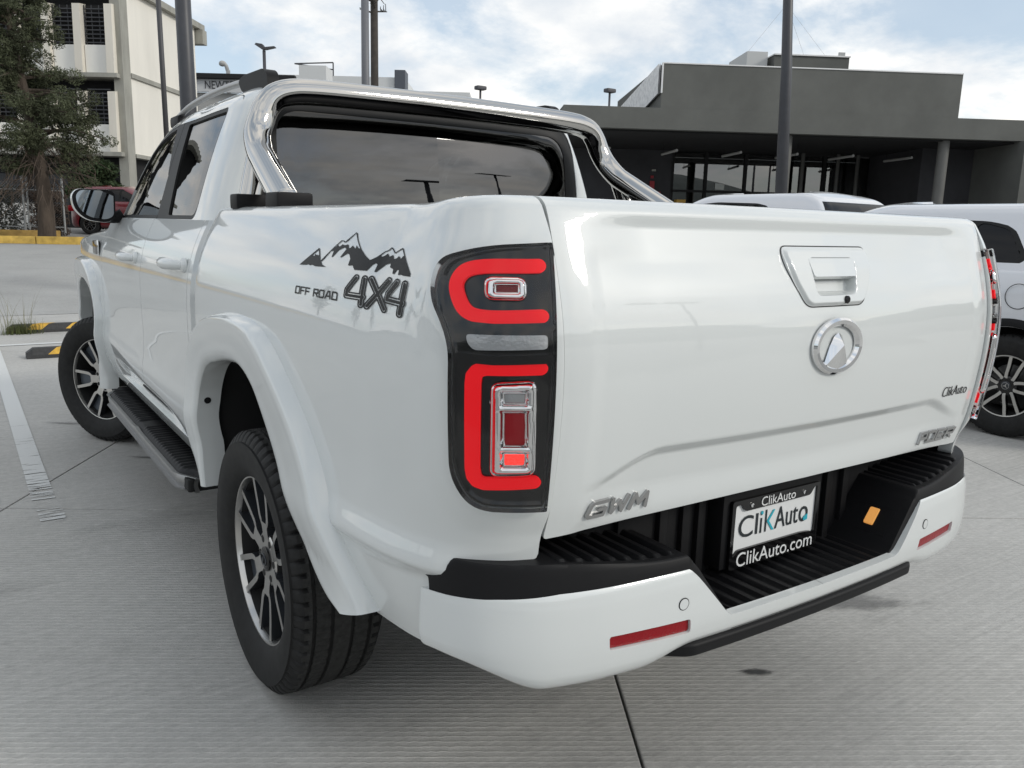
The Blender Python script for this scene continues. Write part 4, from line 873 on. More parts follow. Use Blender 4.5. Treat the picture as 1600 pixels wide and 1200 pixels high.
plate_text('l', -.036, -.031, .674, .728, INK, .001, .0008); plate_text('Aut', .000, .086, .674, .727, INK, .001, .0008); plate_text('o', .090, .124, .673, .712, INK, .001, .0008)
m = MB()
for z1 in (.724, .674): m.prism([(-.030, .699), (-.010, z1), (-.003, z1), (-.022, .699)], 0, .0012, lambda p: (p[0], PY-.0008-p[2], p[1]))
m.prism(rpoly([(.106, .676), (.122, .676), (.122, .692), (.106, .684)], .004), 0, .0016, lambda p: (p[0], PY-.0014-p[2], p[1])); m.prism(rpoly([(-.0535, .720), (-.0465, .720), (-.0465, .728), (-.0535, .728)], .002), 0, .0016, lambda p: (p[0], PY-.0014-p[2], p[1]))
q = m.build('plate_mark', TEAL, None); q.parent = pl; q['kind'] = 'stuff'
plate_text('ClikAuto', -.062, .062, .743, .765, LETW, .0068, .0008); plate_text('ClikAuto.com', -.135, .142, .608, .642, LETW, .0068, .0008)
m = MB()
for x in (-.095, .095): m.lathe([(0, 0), (0, .0055), (-.003, .005), (-.004, 0)], 12, 'y', (x, PY-.006, .752))
q = m.build('plate_screw', CHROMEB, None, True, 40); q.parent = pl
# --- fender flares
def flare(outer, innr, name='fender_flare'):
    O, I = Curve(outer, raw=True), Curve(innr, raw=True)
    H = crom([(0, .016), (.10, .026), (.40, .032), (.72, .0375), (.86, .0385), (.92, .034), (.965, .017), (1.0, -.006)], 8)
    def fn(t, q):
        o, i = O(t*O.L), I(t*I.L); qq = np.clip(q, 0, 1)
        p = i+(o-i)*qq[..., None]
        wq = qq**2; x = sx(p[..., 0], p[..., 1], -.006)*(1-wq)+(sx(p[..., 0], p[..., 1], None)+.014*(1-sstep(.50, .66, p[..., 0]))*(1-sstep(.70, .76, p[..., 1])))*wq-np.interp(qq, H[:, 0], H[:, 1])
        tuck = np.clip(-q, 0, 1)   # q<0: returns inward behind the lip
        x = x+tuck*.065+.004*np.minimum(tuck*20, 1); pz = p[..., 1]
        return np.stack([x, p[..., 0], pz], -1)
    d = sheet(fn, np.linspace(.002, .998, 90), np.concatenate([np.linspace(0, .7, 12), np.linspace(.7, 1, 20)[1:]]), flip=True)
    r = sheet(fn, np.linspace(.002, .998, 90), np.linspace(-1, -.001, 10), flip=True)
    return d, r
RF, FF = flare(OUT_R, IN_R), flare(OUT_F, IN_F)
for dd in (RF, FF):
    a, b = both('fender_flare', list(dd), WHITE)
    if dd is RF:
        for par, sg in ((a, 1), (b, -1)):
            for (y, z) in ((1.662, .79), (1.685, .68)):
                m = MB(); m.cyl((sg*-.918, y+.012, z), (sg*-.918, y-.004, z-.002), .011, 14); q = m.build('trim_clip', BLACKP, None, True, 40); q.parent = par
# wheel wells, underbody and bed
def well(path, sg, x0=-.895, x1=-.50):
    """Black liner following the arch, set a little outside its lip."""
    c = np.array([path[:, 0].mean(), .45]); Q = c+(path-c)*np.array([1.045, 1.03]); Q = np.vstack([[Q[0][0], .46], Q, [Q[-1][0], .55]]); v = [(sg*abs(x), p[0], p[1]) for p in Q for x in (x0, x1)]; n = len(Q)
    f = [(2*i, 2*i+1, 2*i+3, 2*i+2) for i in range(n-1)]; v.append((sg*abs(x1), c[0], .38)); f += [(2*i+1, 2*n, 2*i+3) for i in range(n-1)]
    m = MB(); m.add(v, f); return m
for pth in (IN_R, IN_F):
    for sg in (-1, 1): T(well(pth, sg).build('wheel_well', DARK, None, True, 40))
m = MB(); m.box((-.50, .40, .42), (.50, 5.2, .56), .03); m.box((-.80, 1.85, .50), (.80, 3.7, .58), .02); m.box((-.72, .30, .56), (.72, 1.75, .70), .02)
for yc in (1.24, 4.47): m.cyl((-.72, yc, .385), (.72, yc, .385), .05, 14); m.lathe([(-.16, 0), (-.15, .09), (-.06, .14), (.06, .14), (.15, .09), (.16, 0)], 16, 'x', (0.0, yc, .385))
for sg in (-1, 1): m.tube(crom([(sg*.52, .45, .60), (sg*.52, .8, .52), (sg*.52, 1.24, .46), (sg*.52, 1.75, .52)], 6), .03, 8)
T(m.build('chassis', DARK, None, True, 40))
m = MB()
m.box((-.76, .17, .86), (.76, 1.76, .89)); m.box((-.785, .17, .86), (-.755, 1.76, 1.385)); m.box((.755, .17, .86), (.785, 1.76, 1.385)); m.box((-.76, 1.74, .86), (.76, 1.785, 1.37)); m.box((-.70, .15, .86), (.70, .175, 1.37))
for sg in (-1, 1): m.box((sg*.50, .86, .88), (sg*.76, 1.60, 1.10), .04)
T(m.build('bed_liner', BLACKP, None))
m = MB(); m.box((-.83, 1.783, .60), (.83, 1.80, 1.372), .004); T(m.build('cab_back', WHITE, None))
# interior
m = MB(); m.box((-.80, 1.85, .60), (.80, 3.75, .64)); m.box((-.70, 3.35, .85), (.70, 3.80, 1.24), .06)
T(m.build('cabin_floor', SEATM, None, True, 40))
for (xx, yy) in ((-.36, 2.75), (.36, 2.75), (-.38, 1.98), (.38, 1.98), (0, 1.98)):
    m = MB(); c_, s_ = math.cos(.18), math.sin(.18); M_ = [[1, 0, 0], [0, c_, s_], [0, -s_, c_]]; w = .25 if xx else .16
    m.box((xx-w, yy, .72), (xx+w, yy+.50, .90), .06); m.box((xx-w, yy-.06, .86), (xx+w, yy+.08, 1.40), .06, M_, (xx, yy, .86)); m.box((xx-.12, yy-.03, 1.42), (xx+.12, yy+.07, 1.58), .045, M_, (xx, yy, .86))
    T(m.build('seat', SEATM, None, True, 50))
# --- sport bar, its feet
def barpath():
    L = [(-.770, 1.272, 1.405), (-.757, 1.42, 1.476), (-.747, 1.53, 1.530), (-.738, 1.615, 1.575), (-.724, 1.676, 1.632), (-.703, 1.695, 1.680), (-.683, 1.70, 1.722), (-.652, 1.70, 1.755), (-.605, 1.70, 1.772), (-.54, 1.70, 1.779), (-.3, 1.70, 1.784), (0, 1.70, 1.786)]
    return crom(L+[(-p[0], p[1], p[2]) for p in L[-2::-1]], 7)
m = MB(); m.tube(barpath(), .042, 32)
for sg in (-1, 1): m.tube(crom([(sg*.742, 1.615, 1.565), (sg*.762, 1.60, 1.50), (sg*.788, 1.575, 1.412)], 5), .034, 24)
bar = T(m.build('sport_bar', CHROME, None, True, None))
for sg in (-1, 1):
    for yy, ln in ((1.268, .052), (1.578, .038)):
        m = MB(); m.box((sg*(.820 if yy < 1.4 else .836), yy-ln, 1.394), (sg*(.716 if yy < 1.4 else .746), yy+ln, 1.440), .009); q = m.build('bar_foot', BLACKP, None, True, 40); q.parent = bar
# --- roof rails
for sg in (-1, 1):
    m = MB(); m.tube([(sg*p[0], p[1], p[2]) for p in crom([(-.612, 2.10, 1.858), (-.616, 2.35, 1.866), (-.622, 2.65, 1.864), (-.632, 2.95, 1.846), (-.642, 3.12, 1.815)], 8)], .013, 12); rl = T(m.build('roof_rail', ALU, None, True, None))
    def blk(pts, sg=sg):
        m = MB(); m.prism(pts, -.021, .021, lambda p: (sg*(-.606-.03*0-p[2]-.05*(p[0]-2.0)*.3), p[0], p[1]), 0); return m
    q = blk(rpoly([(1.86, 1.800), (1.872, 1.855), (1.91, 1.874), (2.13, 1.878), (2.19, 1.864), (2.15, 1.822)], .02)).build('rail_end', BLACKP, None, True, 40); q.parent = rl
    m = MB(); m.box((sg*.62, 3.04, 1.775), (sg*.662, 3.20, 1.825), .014); q = m.build('rail_end', BLACKP, None, True, 40); q.parent = rl
# --- mirrors
for sg in (-1, 1):
    MO = rpoly([(.885, 1.345), (.93, 1.322), (1.03, 1.336), (1.085, 1.395), (1.092, 1.465), (1.065, 1.498), (.905, 1.500), (.880, 1.478)], [.03, .03, .04, .04, .03, .03, .02, .02])
    MO = np.array([.885, 1.41])+(MO-np.array([.885, 1.41]))*.90; m = MB(); c0 = MO.mean(0)
    v, f = [], []; rows = [(.97, 3.435), (1.0, 3.445), (1.0, 3.50), (.96, 3.545), (.82, 3.59), (.5, 3.615)]; nn = len(MO)
    for k, y in rows: v += [(sg*(c0[0]+(p[0]-c0[0])*k), y, c0[1]+(p[1]-c0[1])*k) for p in MO]
    for r_ in range(len(rows)-1):
        for i in range(nn): f.append((r_*nn+i, r_*nn+(i+1) % nn, (r_+1)*nn+(i+1) % nn, (r_+1)*nn+i))
    f.append(tuple((len(rows)-1)*nn+i for i in range(nn))); f.append(tuple(range(nn))[::-1])
    if sg > 0: f = [g[::-1] for g in f]
    m.add(v, f); mm = T(m.build('door_mirror', WHITE, None, True, 40))
    m = MB(); m.prism(c0+(MO-c0)*.985, 0, .006, lambda p: (sg*p[0], 3.436-p[2], p[1])); q = m.build('mirror_surround', BLACKP, None); q.parent = mm
    m = MB(); m.prism(c0+(MO-c0)*.86+np.array([-.004, .004]), 0, .003, lambda p: (sg*p[0], 3.4275-p[2]+.07*(p[1]-c0[1])-.03*(p[0]-c0[0]), p[1])); q = m.build('mirror_glass', mat('mirror_silver', (.30, .33, .35), .02, 1.0), None); q.parent = mm
    m = MB(); m.tube(crom([(sg*.84, 3.50, 1.375), (sg*.87, 3.505, 1.36), (sg*.93, 3.51, 1.36)], 4), [.03]*9, 10); q = m.build('mirror_arm', BLACKP, None, True, None); q.parent = mm
# --- running boards
for sg in (-1, 1):
    def rbx(y): return -.955+.02*sstep(2.2, 1.95, y)*0+.05*(1-sstep(1.92, 2.06, y))+.05*sstep(3.60, 3.74, y)
    Y = np.linspace(1.93, 3.73, 260)
    def top(y, w):
        x0 = rbx(y)+.012; x = x0+w*(-.78-x0); rib = .004*np.clip(np.cos(2*math.pi*y/.038)*2.5, -1, 1)*((w > .14) & (w < .80) & (y > 2.02) & (y < 3.64) & ((y < 2.74) | (y > 2.86)))
        return np.stack([x, y, .462+rib-.020*(1-sstep(0, .12, w))-.012*bump(w, 1, .1)], -1)
    P, f, n = sheet(top, Y, np.linspace(0, 1, 22), flip=True)
    P = P.copy(); P[:, 0] *= -sg if sg > 0 else 1
    if sg > 0: P[:, 0] = np.abs(P[:, 0]); f = [g[::-1] for g in f]
    rb = T(mesh_obj('running_board', P, f, BLACKP, None, True))
    def tr(y, w): return np.stack([rbx(y)+.012-.006*np.sin(np.clip(w*1.1, 0, 1)*math.pi)*1.0, y, .446-.052*w+.006*bump(y, 2.80, .05)*(1-w)], -1)
    d = sheet(tr, Y, np.linspace(0, 1, 14), flange=.015, flip=True); d = d if sg < 0 else mirror(d); q = child(rb, 'side_trim', d, ALU)
    m = MB(); m.box((sg*.93, 1.95, .39), (sg*.70, 3.71, .44), .01); q = m.build('board_support', DARK, None); q.parent = rb
# --- wheels
def tyre_mb(rad=.386, w=.262, rim=.232, pitch=64):
    h = w/2; pr = [(-h*.78, rim-.004), (-h*.86, rim+.006), (-h*.93, rim+.028), (-h*.985, rim+.055), (-h, rim+.082), (-h*.99, rim+.098), (-h*.992, rim+.101), (-h*.95, rad-.034), (-h*.90, rad-.018), (-h*.84, rad-.0085), (-h*.80, rad-.0045)]
    g = [-.60, -.22, .22, .60]; xs = [-.79]
    tr_ = [(-.75, -.004), (-.70, -.003)]
    for k in g: tr_ += [(k-.045, -.0018), (k-.040, -.0095), (k+.040, -.0095), (k+.045, -.0018)]
    tr_ += [(.70, -.003), (.75, -.004)]; mid = [(h*a, rad+b) for a, b in sorted(tr_)]
    prof = pr+mid+[(-a, r) for a, r in pr[::-1]]; n = len(prof); seg = pitch*5
    def rd(i, k, r):
        a = prof[i][0]/h
        if abs(a) > .66 and r > rad-.022: return r-(.010 if k % 5 == 0 else 0)
        if .24 < abs(a) < .58 and r > rad-.006: return r-(.006 if (k+int(6*a)) % 5 == 0 else 0)
        return r
    return MB().lathe(prof, seg, 'x', (0, 0, 0), rd)
def spoke_wheel(parent, side_mats, kind):
    """Alloy wheel, outer face towards -x."""
    m = MB(); m.lathe([(-.098, .236), (-.104, .232), (-.102, .224), (-.088, .219), (-.02, .208), (.09, .205)], 72); rm = m.build('rim', SILVER if kind == 'truck' else side_mats[0], None, True, 40); rm.parent = parent
    m = MB(); m.lathe([(-.086, .2185), (-.03, .2075), (.088, .2045), (.088, .0), ], 48); q = m.build('rim_barrel', DARK, rm, True, 40)
    m = MB(); m.lathe([(-.005, .0), (-.005, .155), (.01, .158), (.02, .15), (.02, 0)], 40); q = m.build('brake_disc', mat('brake_steel', (.12, .12, .12), .4, .8), rm, True, 40)
    def xf(r): return -.083-.012*(r/.22)**2+.010*bump(r, .0, .06)
    m = MB()
    def spoke(ptsL, ptsR, k, dz):
        """ribbon between two (r, angle) edges; face silver, flanks dark."""
        n = len(ptsL); F = []
        for (r1, a1), (r2, a2) in zip(ptsL, ptsR):
            F.append([(r1*math.cos(a1), r1*math.sin(a1), xf(r1)+dz), (r2*math.cos(a2), r2*math.sin(a2), xf(r2)+dz)])
        for i in range(n-1):
            a, b = F[i]; c, d = F[i+1]
            q = lambda p, e=0: (p[2]+e, p[0], p[1])
            m.mi = 0; m.add([q(a), q(b), q(d), q(c)], [(0, 1, 2, 3)])
            m.mi = 1; m.add([q(a), q(c), q(c, .036), q(a, .036)], [(0, 1, 2, 3)]); m.add([q(b), q(d), q(d, .036), q(b, .036)], [(3, 2, 1, 0)])
    NS = 6 if kind == 'truck' else 5
    for s_ in range(NS):
        A = 2*math.pi*s_/NS+.26
        if kind == 'truck':
            spoke([(r, A-w/r) for r, w in ((.045, .024), (.075, .021), (.092, .022), (.108, .031))], [(r, A+w/r) for r, w in ((.045, .024), (.075, .021), (.092, .022), (.108, .031))], s_, 0)
            for sg in (-1, 1):
                c = [(.092, .010), (.106, .0245), (.122, .0320), (.160, .0385), (.223, .0475)]
                spoke([(r, A+sg*(w/r)-.0082/r) for r, w in c], [(r, A+sg*(w/r)+.0082/r) for r, w in c], s_, .0004)
        else:
            for sg in (-1, 1):
                c = [(.048, .020), (.07, .0285), (.10, .034), (.15, .038), (.223, .050)]
                spoke([(r, A+sg*(w/r)-.0115/r) for r, w in c], [(r, A+sg*(w/r)+.0115/r) for r, w in c], s_, 0)
    sp = m.build('spokes', [SILVER, GREYA if kind == 'truck' else BLACKG], rm, False)
    if kind == 'truck':
        for s_ in range(NS):
            m = MB(); A = 2*math.pi*s_/NS+.26; v = [(-.058, .125*math.cos(A+t), .125*math.sin(A+t)) for t in (-.19, .19)]+[(-.066, .222*math.cos(A+t), .222*math.sin(A+t)) for t in (.235, -.235)]; m.add(v, [(0, 1, 2, 3)])
            m.build('spoke_recess', mat('recess_grey', (.10, .115, .135), .35, .5), rm)
    m = MB(); m.lathe([(-.0800, .0), (-.0800, .05), (-.0795, .070), (-.076, .074), (-.05, .075)], 36); m.build('hub_face', SILVER if kind == 'truck' else BLACKG, rm, True, 40)
    for s_ in range(NS):
        A = 2*math.pi*(s_+.5)/NS+.26; m = MB(); c = (-.0808, .055*math.cos(A), .055*math.sin(A)); m.lathe([(0, 0), (0, .0098), (.01, .0105)], 12, 'x', c); m.build('lug_hole', DARK, rm, True, 40)
    m = MB(); m.lathe([(-.0895, 0), (-.0885, .028), (-.085, .034), (-.070, .035)], 28); cp = m.build('centre_cap', BLACKG if kind == 'truck' else GREYA, rm, True, 40)
    if kind == 'truck':
        m = MB(); m.tube([(-.0898, .021*math.cos(t), .014*math.sin(t)) for t in np.linspace(0, 2*math.pi, 25)[:-1]], .002, 6, closed=True); m.box((-.092, -.004, -.010), (-.0892, .004, .008)); m.mi = 0; m.build('cap_emblem', GREYA, rm, True, 40)
    else:
        m = MB(); m.tube([(-.0898, .025*math.cos(t), .025*math.sin(t)) for t in np.linspace(0, 2*math.pi, 25)[:-1]], .0015, 6, closed=True)
        for a in (90, 210, 330): m.prism([(-.004, 0), (0, .024), (.004, 0)], 0, .002, lambda p, a=R(a): (-.0892-p[2], p[0]*math.sin(a)+p[1]*math.cos(a), -p[0]*math.cos(a)+p[1]*math.sin(a)))
        m.build('cap_emblem', SILVER, rm, True, 40)
    return rm
wh = empty('wheel'); ty = tyre_mb(.386, .262, .250).build('tyre', RUBBER, None, True, 32); ty.parent = wh
_rm = spoke_wheel(wh, None, 'truck')
# rim details hang directly on the wheel (thing > wheel > piece)
for ch in list(_rm.children): ch.parent = wh; ch.scale = (1, 1.085, 1.085)
_rm.scale = (1, 1.085, 1.085)
_tm = ty.data; _tm.materials.append(mat('tread_rubber', (.034, .034, .033), .8, noise=(60, .3), spec=.2))
for p_ in _tm.polygons:
    c_ = p_.center
    if math.hypot(c_.y, c_.z) > .386-.006 and abs(c_.x) < .125: p_.material_index = 1
wheels = [wh]
for k in range(3): wheels.append(copy_tree(wh))
for w, (x, y, rz) in zip(wheels, ((-.79, 1.247, 0), (.79, 1.247, math.pi), (-.79, 4.47, R(30)), (.79, 4.47, math.pi+R(30)))):
    w.location = (x, y, .386); w.rotation_euler = (R(14) if y < 2 else R(40), 0, rz); T(w)
    w.rotation_mode = 'XYZ'
# ================================================================== OTHER CARS
GLASSD = mat('dark_car_glass', (.004, .004, .005), .04, spec=.3)
WHITE2 = mat('white_paint_suv', (.66, .67, .70), .35, coat=1.0)
REDP = mat('dark_red_paint', (.14, .008, .014), .3, coat=1.0)
SUV = dict(wb=2.87, ro=.93, fo=.86, hw=.935, belt=1.13, top=1.63, tyre=.36, clad=True, spin=20, flap=[(-.02, .985, .085)],
           trim=[(-.02, 1.205), (.16, 1.45), (.34, 1.49), (1.0, 1.51), (1.75, 1.45), (2.30, 1.185)], glass=[[(.04, 1.225), (.19, 1.435), (.36, 1.475), (.42, 1.475), (.42, 1.225)], [(.47, 1.225), (.47, 1.478), (1.02, 1.49), (1.02, 1.225)], [(1.09, 1.225), (1.09, 1.49), (1.70, 1.43), (2.16, 1.225)]])
parked_car('parked_suv', (5.335, 1.66, 0), 0, 'white sport utility vehicle at the right edge with black wheel arch and silver spoked wheel', 'car', WHITE2, SUV)
parked_car('parked_suv', (7.40, 5.45, 0), 0, 'white car further back whose roof shows just above the tailgate', 'car', WHITE2, dict(SUV, top=1.86, belt=1.25, trim=[(a, b+.235) for a, b in SUV['trim']], glass=[[(a, b+.235) for a, b in q] for q in SUV['glass']]))
HB = dict(wb=2.60, ro=.72, fo=.82, hw=.88, belt=.98, top=1.50, tyre=.315, spin=10, drop=.2,
          trim=[(-.20, 1.03), (.02, 1.33), (.5, 1.40), (1.0, 1.41), (1.6, 1.34), (2.1, 1.02)], glass=[[(-.1, 1.05), (.08, 1.30), (.36, 1.36), (.36, 1.05)], [(.42, 1.05), (.42, 1.365), (.92, 1.38), (.92, 1.05)], [(.98, 1.05), (.98, 1.38), (1.55, 1.31), (1.98, 1.05)]])
rc = parked_car('parked_hatchback', (2.55, 28.45, .80), R(-90-37), 'dark red car parked behind the yellow kerb, seen beyond the door mirror', 'car', REDP, HB)
# ================================================================== BUILDINGS
class Frame:
    """Local frame of a building: u along the facade, w away from it, z up."""
    def __init__(s, A, e1, e2): s.A, s.e1, s.e2 = np.array(A), np.array(e1), np.array(e2)
    def mat(s): return np.array([[s.e1[0], s.e2[0], 0], [s.e1[1], s.e2[1], 0], [0, 0, 1]])
    def __call__(s, u, w, z): return (s.A[0]+u*s.e1[0]+w*s.e2[0], s.A[1]+u*s.e1[1]+w*s.e2[1], z)
class FB(MB):
    def __init__(s, fr): super().__init__(); s.fr = fr
    def bx(s, u0, u1, w0, w1, z0, z1, bev=0):
        k = len(s.v); s.box((u0, w0, z0), (u1, w1, z1), bev); s.v[k:] = [s.fr(*p) for p in s.v[k:]]; return s
    def tb(s, pts, r, seg=10): return s.tube([s.fr(*p) for p in pts], r, seg)
    def mk(s, name, mt, parent, smooth=False):
        o = s.build(name, mt, None, smooth, 40); o.parent = parent; o.matrix_parent_inverse = parent.matrix_world.inverted() if parent.matrix_world != Matrix() else Matrix.Translation(parent.location).inverted(); return o
def thing_at(name, loc, label, cat, group=None):
    return tag(empty(name, loc), label, cat, group)
# ---- dark showroom on the right
a = R(121.1); DB_ = Frame((17.3, 13.02), (math.sin(a), math.cos(a)), (math.sin(a-math.pi/2), math.cos(a-math.pi/2)))
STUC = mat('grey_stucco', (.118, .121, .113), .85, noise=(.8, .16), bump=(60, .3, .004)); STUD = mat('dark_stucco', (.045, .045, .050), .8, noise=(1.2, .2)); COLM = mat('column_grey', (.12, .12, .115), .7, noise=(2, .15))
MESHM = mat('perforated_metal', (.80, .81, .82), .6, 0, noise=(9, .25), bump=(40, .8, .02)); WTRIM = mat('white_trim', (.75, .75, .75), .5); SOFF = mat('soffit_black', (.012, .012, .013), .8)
show = thing_at('showroom_building', DB_(0, 3, 0), 'low dark grey showroom with deep canopy, raised block and glazed front', 'building')
FB(DB_).bx(-6.5, 5.95, 0, 7.5, 3.95, 4.48).mk('canopy', STUC, show)
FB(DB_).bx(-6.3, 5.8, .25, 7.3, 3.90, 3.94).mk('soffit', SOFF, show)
FB(DB_).bx(-3.98, 3.97, .02, 6.5, 4.482, 5.57).mk('raised_block', STUC, show)
b = FB(DB_); b.bx(-4.0, -3.965, -.01, .06, 4.85, 5.59); b.bx(-3.97, 3.97, .0, .05, 5.572, 5.60); b.mk('white_edge', WTRIM, show)
b = FB(DB_); b.add([DB_(-4.02, .1, 5.59), DB_(-4.02, 9.5, 5.0), DB_(-4.02, 9.5, 4.48), DB_(-4.02, 4.0, 4.48), DB_(-4.02, .1, 4.85)], [(0, 1, 2, 3, 4)]); b.add([DB_(-4.06, .1, 5.59), DB_(-4.06, 9.5, 5.0), DB_(-4.06, 9.5, 4.48), DB_(-4.06, 4.0, 4.48), DB_(-4.06, .1, 4.85)], [(4, 3, 2, 1, 0)]); b.mk('mesh_screen', MESHM, show)
FB(DB_).bx(-.60, 1.50, 1.4, 5, 5.5, 6.16).mk('roof_room', STUC, show)
b = FB(DB_); b.bx(-.62, 1.52, 1.36, 5.1, 6.165, 6.20); b.mk('roof_room_cap', WTRIM, show)
FB(DB_).bx(-1.30, -.72, 1.6, 3.2, 5.5, 6.28).mk('roof_tank_screen', mat('pale_panel', (.55, .56, .56), .6), show)
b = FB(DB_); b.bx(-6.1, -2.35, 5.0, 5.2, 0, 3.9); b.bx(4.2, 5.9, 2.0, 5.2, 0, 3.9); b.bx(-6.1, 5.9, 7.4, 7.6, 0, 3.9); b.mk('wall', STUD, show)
FB(DB_).bx(5.75, 6.4, -.2, 5, 0, 3.94).mk('end_wall', STUC, show)
FB(DB_).bx(-6.3, 5.8, .2, 7.4, 0, .10).mk('floor_slab', mat('showroom_floor', (.10, .10, .10), .3), show)
GLB = glass_mat('shop_glass', (.30, .31, .31), 1.0, 2.3)
xs = [-2.35, -1.25, .05, 1.35, 2.65, 4.2]
for i in range(5):
    g_ = FB(DB_).bx(xs[i]+.05, xs[i+1]-.05, 5.06, 5.08, .1, 3.85).mk('glass_pane', GLB, show)
    FB(DB_).bx(xs[i]-.05, xs[i]+.05, 5.0, 5.14, .1, 3.88).mk('mullion', SOFF, show)
FB(DB_).bx(-2.35, 4.2, 5.0, 5.12, 2.62, 2.69).mk('transom', SOFF, show)
for u in (1.75, 2.9, 3.55): FB(DB_).tb([(u, 4.6, .1), (u, 4.6, 3.9)], .06, 12).mk('inner_post', COLM, show, True)
for u in (-.46, 3.86): FB(DB_).tb([(u, .35, 0), (u, .35, 3.93)], .145, 20).mk('column', COLM, show, True)
LAMPT = mat('tube_lamp', (.45, .45, .44), .4)
for k, u in enumerate((-4.95, -3.02, -1.17, .48, 2.12, 3.85)):
    b = FB(DB_); b.tb([(u, 1.9, 3.62), (u-.10, 3.3, 3.62)], .038, 10); o = b.mk('pendant_lamp', LAMPT, show, True)
    FB(DB_).tb([(u, 1.95, 3.62), (u, 1.95, 3.92)], .006, 6).mk('lamp_cable', SOFF, show); FB(DB_).tb([(u-.09, 3.2, 3.62), (u-.09, 3.2, 3.92)], .006, 6).mk('lamp_cable', SOFF, show)
REDS = mat('sign_red', (.35, .02, .03), .5); PAPER = mat('paper_white', (.6, .62, .6), .7)
FB(DB_).bx(-3.08, -2.93, 4.93, 4.99, 2.66, 2.93).mk('extinguisher_sign', REDS, show)
FB(DB_).bx(-3.06, -2.97, 4.94, 4.99, 3.02, 3.10).mk('alarm_box', REDS, show)
for u0, ltr in ((-3.17, ''), (-2.93, 'TT')):
    o = FB(DB_).bx(u0, u0+.22, 4.95, 4.99, 2.40, 2.60).mk('notice', REDS if ltr else mat('notice_pink', (.5, .25, .25), .6), show)
    if ltr:
        tx = text_fit('notice_lettering', 'TT', .14, .12, lambda a_, b_, c_: DB_(u0+.11+a_, 4.945-c_, 2.50+b_), PAPER, None, .004); tx.parent = show; tx.matrix_parent_inverse = Matrix.Translation(show.location).inverted()
b = FB(DB_); b.bx(-3.03, -2.90, 4.96, 4.99, 3.24, 3.30); b.mk('wall_sign', mat('sign_pale', (.4, .4, .36), .6), show)
FB(DB_).bx(-.92, -.62, 5.02, 5.045, 2.72, 2.92).mk('paper_notice', PAPER, show)
FB(DB_).bx(-2.25, -1.78, 5.30, 5.34, 2.55, 2.93).mk('poster', mat('poster_green', (.06, .12, .08), .6), show)
b = FB(DB_); b.bx(-2.28, -1.95, 4.6, 4.9, 0.1, 2.02); b.mk('display_stand', mat('stand_grey', (.35, .37, .36), .5), show); FB(DB_).bx(-2.26, -1.97, 4.58, 4.92, 2.03, 2.36).mk('display_box', mat('box_yellow', (.55, .33, .06), .6), show)
for k in range(6): FB(DB_).bx(.1+.28*k, .14+.28*k, 5.5, 5.54, 2.55, 2.75).mk('spot_lamp', WTRIM, show)
FB(DB_).bx(0, 2.2, 5.52, 5.54, 2.74, 2.76).mk('lamp_track', LAMPT, show)
mast = thing_at('roof_antenna', DB_(.05, 2.5, 6.2), 'thin roof antenna held by guy wires on the dark showroom', 'antenna')
FB(DB_).tb([(.05, 2.5, 6.2), (.02, 2.5, 8.4)], .012, 8).mk('mast', mat('galvanised', (.35, .36, .36), .5, .6), mast)
for u in (-1.2, 1.42, .7): FB(DB_).tb([(.02, 2.5, 7.75), (u, 2.4, 6.2)], .0035, 5).mk('guy_wire', MATS['galvanised'], mast)
FB(DB_).bx(1.28, 1.46, 1.6, 1.64, 6.2, 6.34).mk('bracket', MATS['galvanised'], mast)
dpole = thing_at('lamp_post', (11.88, 9.41, 0), 'dark slate lamp post standing in front of the grey showroom', 'lamp post')
POLE = mat('slate_pole', (.045, .047, .055), .45, noise=(6, .12))
m = MB(); m.tube([(11.88, 9.41, 0), (11.88-.16, 9.41+.10, 4.4), (11.88-.42, 9.41+.26, 9)], [.125, .10, .065], 20); o = m.build('pole', POLE, None, True, None); o.parent = dpole; o.matrix_parent_inverse = Matrix.Translation(dpole.location).inverted()
m = MB(); m.box((11.2, 9.2, 9.0), (12.2, 9.9, 9.09), .03); o = m.build('lamp_head', POLE, None, True); o.parent = dpole; o.matrix_parent_inverse = Matrix.Translation(dpole.location).inverted()
# ---- cream office block on the left
th_ = R(36.7); LB = Frame((4.25, 33.51), (-math.cos(th_), math.sin(th_)), (math.sin(th_), math.cos(th_)))
CREAM = mat('cream_render', (.74, .70, .62), .85, noise=(.7, .10, (1, 1, .25)), bump=(30, .2, .004)); WHITEW = mat('white_panel', (.82, .81, .77), .8, noise=(.9, .07, (1, 1, .3))); CONCC = mat('raw_concrete', (.33, .325, .29), .85, noise=(2.2, .2, (1, 1, .3)))
LOUV = mat('louvre_black', (.014, .014, .016), .5); BLK = mat('dark_recess', (.008, .008, .009), .8)
off = thing_at('office_block', LB(3, 4, .9), 'cream three-storey office block with black louvred windows and vertical fins', 'building')
FZ = [.6, 3.72, 6.52, 9.55]
b = FB(LB); b.bx(.3, 14, .5, 6.3, FZ[0], FZ[3]); b.mk('core', BLK, off)
FB(LB).bx(-.06, .30, -.15, .42, .6, 9.8).mk('corner_column', CONCC, off)
b = FB(LB)
for z0, z1 in ((3.74, 6.52), (6.68, 9.62)):
    FB(LB).bx(-.02, .28, .43, 6.4, z0, z1).mk('side_wall', mat('ochre_white_render', (.80, .77, .70), .85, noise=(.5, .10, (1, 1, .22))), off)
FB(LB).bx(-.10, .30, .43, 6.45, 6.52, 6.68).mk('floor_band', CONCC, off); FB(LB).bx(-.10, .30, .43, 6.45, 3.60, 3.74).mk('floor_band', CONCC, off)
FB(LB).bx(-.25, .5, .43, 7.0, 9.62, 9.86).mk('roof_edge', CONCC, off); FB(LB).bx(-.35, .3, 6.5, 6.95, 9.0, 9.60).mk('roof_gutter', CONCC, off)
